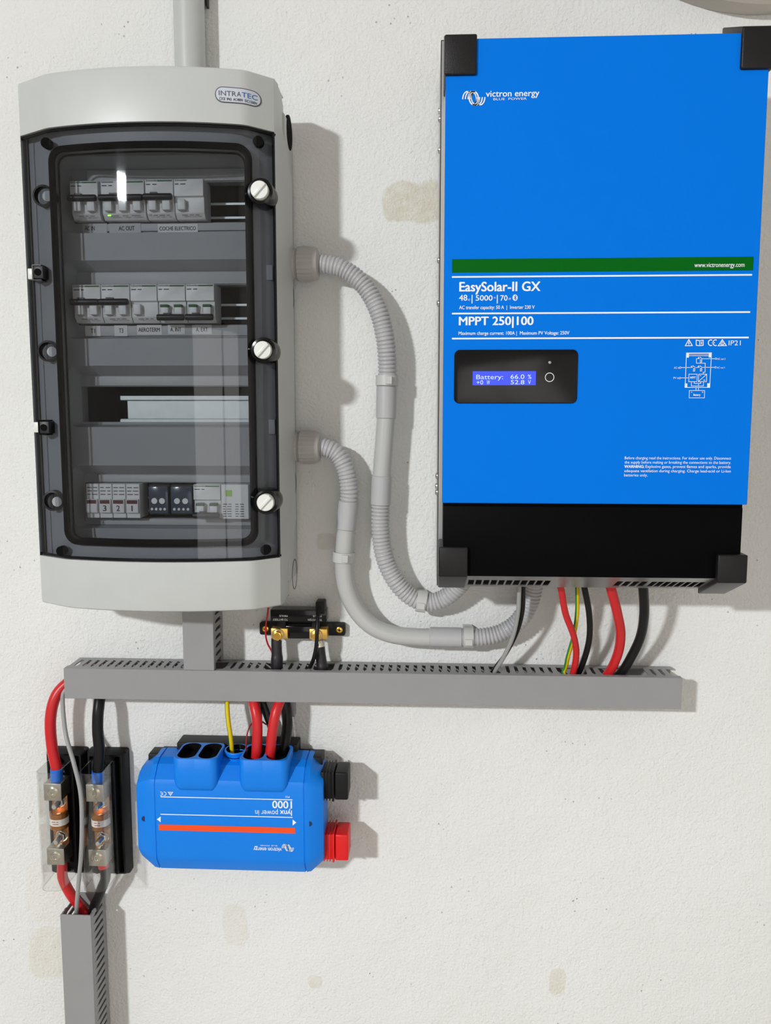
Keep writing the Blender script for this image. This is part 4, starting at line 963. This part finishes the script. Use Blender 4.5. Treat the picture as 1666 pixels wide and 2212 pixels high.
# ------------------------------------------------------------------ cables
def cable(name, label, path, r, matl, extra=None, group=None, world=False, n=16):
    x, d, z = (path if world else px(path))[-1]
    t = thing(name, label, 'cable', x, d, z, group) if extra else None
    P = path if world else px(path)
    mb = tube(MB(), P, r, n, .003)
    if t is None:
        o_ = mb.build(name, matl); tag(o_, label, 'cable', group); return o_
    mb.build('sheath', matl, t); extra(t, P); return t
def sleeve(matl, z0, z1, r, frac=None):
    def f(t, P):
        S = spline(P, .002); Q = [p for p in S if z0 <= p.z <= z1]
        if len(Q) > 1: tube(MB(), Q, r, 18, raw=True).build('sleeve', matl, t)
    return f
def u1(a, b, d): x, z = U(a, b, d); return (x, d, z)
# red and black feeding the fuse holders
cable('battery_cable', 'thick red cable from the left duct end to the first fuse', [u1(420, 1470, .030), u1(250, 1472, .030), u1(165, 1470, .032), u1(138, 1482, .036), u1(118, 1510, .042), u1(109, 1555, .046), u1(112, 1610, .046), u1(121, 1655, .046), (-.5270, .046, .985), (-.5272, .046, .972)], .0078, REDC, sleeve(BLUECAP, .977, .996, .0085), world=True)
cable('battery_cable', 'thick black cable from the duct down to the second fuse', [u1(330, 1488, .014), u1(250, 1488, .014), u1(221, 1496, .028), u1(213, 1530, .040), u1(211, 1575, .044), u1(215, 1625, .046), (-.4668, .046, .990), (-.4663, .046, .972)], .0078, BLACKC2, sleeve(BLUECAP, .975, .994, .0086), world=True)
cable('battery_cable', 'thick red cable leaving the bottom of the first fuse into the lower duct', [(-.5255, .046, .866), (-.5250, .045, .850), u1(136, 1897, .042), u1(152, 1930, .036), u1(176, 1963, .032), u1(190, 1995, .030), u1(192, 2060, .028)], .0074, REDC, world=True)
cable('battery_cable', 'thick black cable leaving the bottom of the second fuse into the lower duct', [(-.4650, .046, .868), (-.4645, .045, .852), u1(228, 1895, .042), u1(217, 1925, .036), u1(204, 1958, .032), u1(198, 1995, .024), u1(198, 2060, .022)], .0072, BLACKC2, sleeve(REDC, .848, .858, .0078), world=True)
cable('data_cable', 'thin grey cable looping between the two fuse holders into the lower duct', [u1(160, 1478, .048), u1(138, 1496, .052), u1(136, 1530, .055), u1(143, 1590, .062), u1(160, 1650, .080), u1(174, 1712, .086), u1(177, 1775, .086), u1(175, 1850, .080), u1(169, 1915, .062), u1(165, 1975, .045), u1(165, 2030, .035)], .0030, GREYC, world=True)
# down to the bus bar box
def yg(name, label, path, r):
    mb = tube(MB(), px(path), r, 16, .003, stripe=lambda a, k, n: 1 if (k+int(a*.015)) % n in (10, 11, 12, 13, 14) else 0)
    o_ = mb.build(name, [YELC, GRNC]); tag(o_, label, 'cable')
yg('earth_cable', 'yellow and green earth cable entering the blue bus box', [(560, 1468, .046), (520, 1470, .044), (496, 1482, .040), (491, 1515, .038), (493, 1555, .042), (498, 1590, .044), (501, 1622, .045), (502, 1650, .045)], .0032)
cable('battery_cable', 'thick red cable nearer the yellow one entering the blue bus box', [(420, 1478, .026), (500, 1478, .030), (538, 1492, .040), (551, 1530, .058), (556, 1565, .064), (555, 1610, .066), (553, 1645, .066), (553, 1680, .066)], .0071, REDC)
cable('battery_cable', 'thick red cable nearer the black one entering the blue bus box', [(760, 1480, .026), (660, 1480, .030), (618, 1494, .040), (599, 1530, .058), (590, 1570, .064), (585, 1615, .066), (583, 1650, .066), (583, 1685, .066)], .0071, REDC)
cable('battery_cable', 'thick black cable behind the red ones entering the blue bus box', [(560, 1470, .02), (598, 1485, .020), (616, 1520, .022), (621, 1560, .026), (617, 1600, .034), (611, 1640, .040), (609, 1680, .042)], .0074, BLACKC2)
cable('taped_cable', 'black taped cable slanting behind the red ones under the duct', [(556, 1490, .014), (566, 1515, .014), (575, 1540, .014), (586, 1570, .015), (590, 1600, .018), (588, 1640, .03)], .0055, SHRINK)
cable('thin_cable', 'thin black cable close behind the first red one', [(558, 1490, .020), (562, 1520, .022), (563, 1560, .03), (558, 1600, .040), (550, 1650, .052)], .0022, BLACKC2)
cable('sense_wire', 'thin dark red wire looping between the cables above the bus box', [(590, 1566, .016), (582, 1567, .018), (574, 1564, .024), (563, 1558, .036), (546, 1562, .048), (536, 1578, .055), (532, 1605, .058), (532, 1640, .058)], .0011, mat('dark_red_wire', (.28, .015, .02), .4))
xk, zk = U(628, 1530, .012); t_ = rbox('duct_offcut', DUCTG, None, xk-.006, xk+.006, .0005, .015, zk-.012, 1.1060, .0008); tag(t_, 'small grey plastic piece under the duct behind the black cable', 'plastic piece')
# inverter cables into the duct
cable('control_cable', 'thin grey cable from the inverter to the duct beside the lowest conduit', [(1122, 1240, .10), (1122, 1275, .095), (1119, 1325, .085), (1108, 1375, .072), (1088, 1420, .055), (1070, 1450, .042), (1060, 1480, .034)], .0029, GREYC)
cable('control_cable', 'thin black cable beside the grey one from the inverter to the duct', [(1131, 1240, .098), (1130.5, 1275, .092), (1129, 1320, .082), (1117, 1365, .068), (1093, 1412, .050), (1068, 1446, .036), (1050, 1480, .03)], .0029, BLACKC2)
cable('solar_cable', 'medium red cable from the inverter crossing over the yellow cable', [(1209, 1238, .11), (1213, 1275, .105), (1222, 1325, .09), (1240, 1375, .072), (1245, 1415, .055), (1237, 1458, .044), (1226, 1482, .050)], .0043, REDC)
yg('earth_cable', 'yellow and green earth cable from the inverter to the duct', [(1248, 1238, .085), (1247.5, 1275, .08), (1247, 1325, .07), (1240, 1372, .058), (1228, 1415, .046), (1219, 1448, .036), (1195, 1466, .044), (1000, 1466, .046), (800, 1466, .046), (640, 1468, .046)], .0029)
cable('solar_cable', 'medium black cable from the inverter beside the yellow cable', [(1260, 1238, .10), (1264, 1275, .095), (1273, 1325, .082), (1274, 1372, .066), (1266, 1412, .050), (1252, 1450, .036), (1236, 1472, .026)], .0041, BLACKC2)
cable('battery_cable', 'thickest red cable from the inverter to the duct', [(1318, 1240, .11), (1322, 1278, .105), (1334, 1325, .09), (1341, 1370, .072), (1334, 1415, .055), (1312, 1458, .040), (1275, 1490, .034), (1180, 1494, .031)], .0064, REDC)
cable('battery_cable', 'thickest black cable from the inverter to the duct', [(1390, 1242, .11), (1390.5, 1280, .105), (1392, 1325, .09), (1385, 1372, .072), (1366, 1415, .056), (1340, 1456, .040), (1300, 1486, .020), (1190, 1492, .014), (900, 1492, .014)], .0063, BLACKC2)
# shunt cables
def lugcable(label, path, r, bare):
    t = thing('shunt_cable', label, 'cable', *px(path)[-1])
    P = px(path)
    L_ = sum((Vector(P[i+1])-Vector(P[i])).length for i in range(len(P)-1))
    tube(MB(), P, lambda s: r*(.92 if s < .022 else .92+.12*min(1, (s-.022)/.006)) , 18, .002).build('sheath', SHRINK, t)
    if bare:
        p = Vector(P[0]); MB().lathe(p+Vector((0, 0, -.001)), (0, -.15, 1), [(.0072, 0), (.0074, .006), (.0066, .010)], 24).build('lug_barrel', TIN, t)
        MB().cyl((p.x-.002, p.y+.0071, p.z+.0045), (0, 1, 0), .0012, .0008, 12).build('inspection_hole', DARK, t)
    return t
lugcable('black sleeved cable on the shunt terminal marked to battery', [(597.5, 1379, .031), (597.5, 1395, .032), (598.5, 1420, .033), (598, 1446, .033), (597, 1490, .030)], .0081, False)
lugcable('black sleeved cable on the shunt terminal behind the thin black lead', [(690.5, 1397, .031), (692, 1412, .032), (695, 1432, .033), (696, 1448, .033), (690, 1490, .030)], .0081, True)
cable('communication_cable', 'thin black lead plugged into the shunt and running into the duct', [(690, 1312, .034), (687, 1330, .041), (685.5, 1360, .049), (683.5, 1395, .050), (677, 1425, .044), (666, 1448, .036), (650, 1475, .03)], .0027, BLACKC2)
cable('sense_wire', 'thin bright red wire hanging at the side of the shunt', [(581, 1300, .02), (578, 1328, .026), (574.5, 1352, .026), (574.5, 1375, .022), (579, 1392, .018), (588, 1410, .016), (592, 1440, .02)], .0012, REDC)

# ------------------------------------------------------------------ round fixture at the top of the wall
xc, zb = U(1640, 33, 0); RR = .265
rf = thing('round_wall_fixture', 'round beige fixture on the wall above the inverter, mostly out of view', 'wall fixture', xc, 0, zb+RR)
MB().lathe((xc, .0005, zb+RR), (0, 1, 0), [(RR, 0), (RR, .030), (RR-.006, .038), (RR-.02, .040), (.01, .040)], 96).build('dome', BEIGE, rf)
rbox('hub', BEIGE, rf, xc-.03, xc+.03, .040, .05, zb+RR-.03, zb+RR+.03, .004)
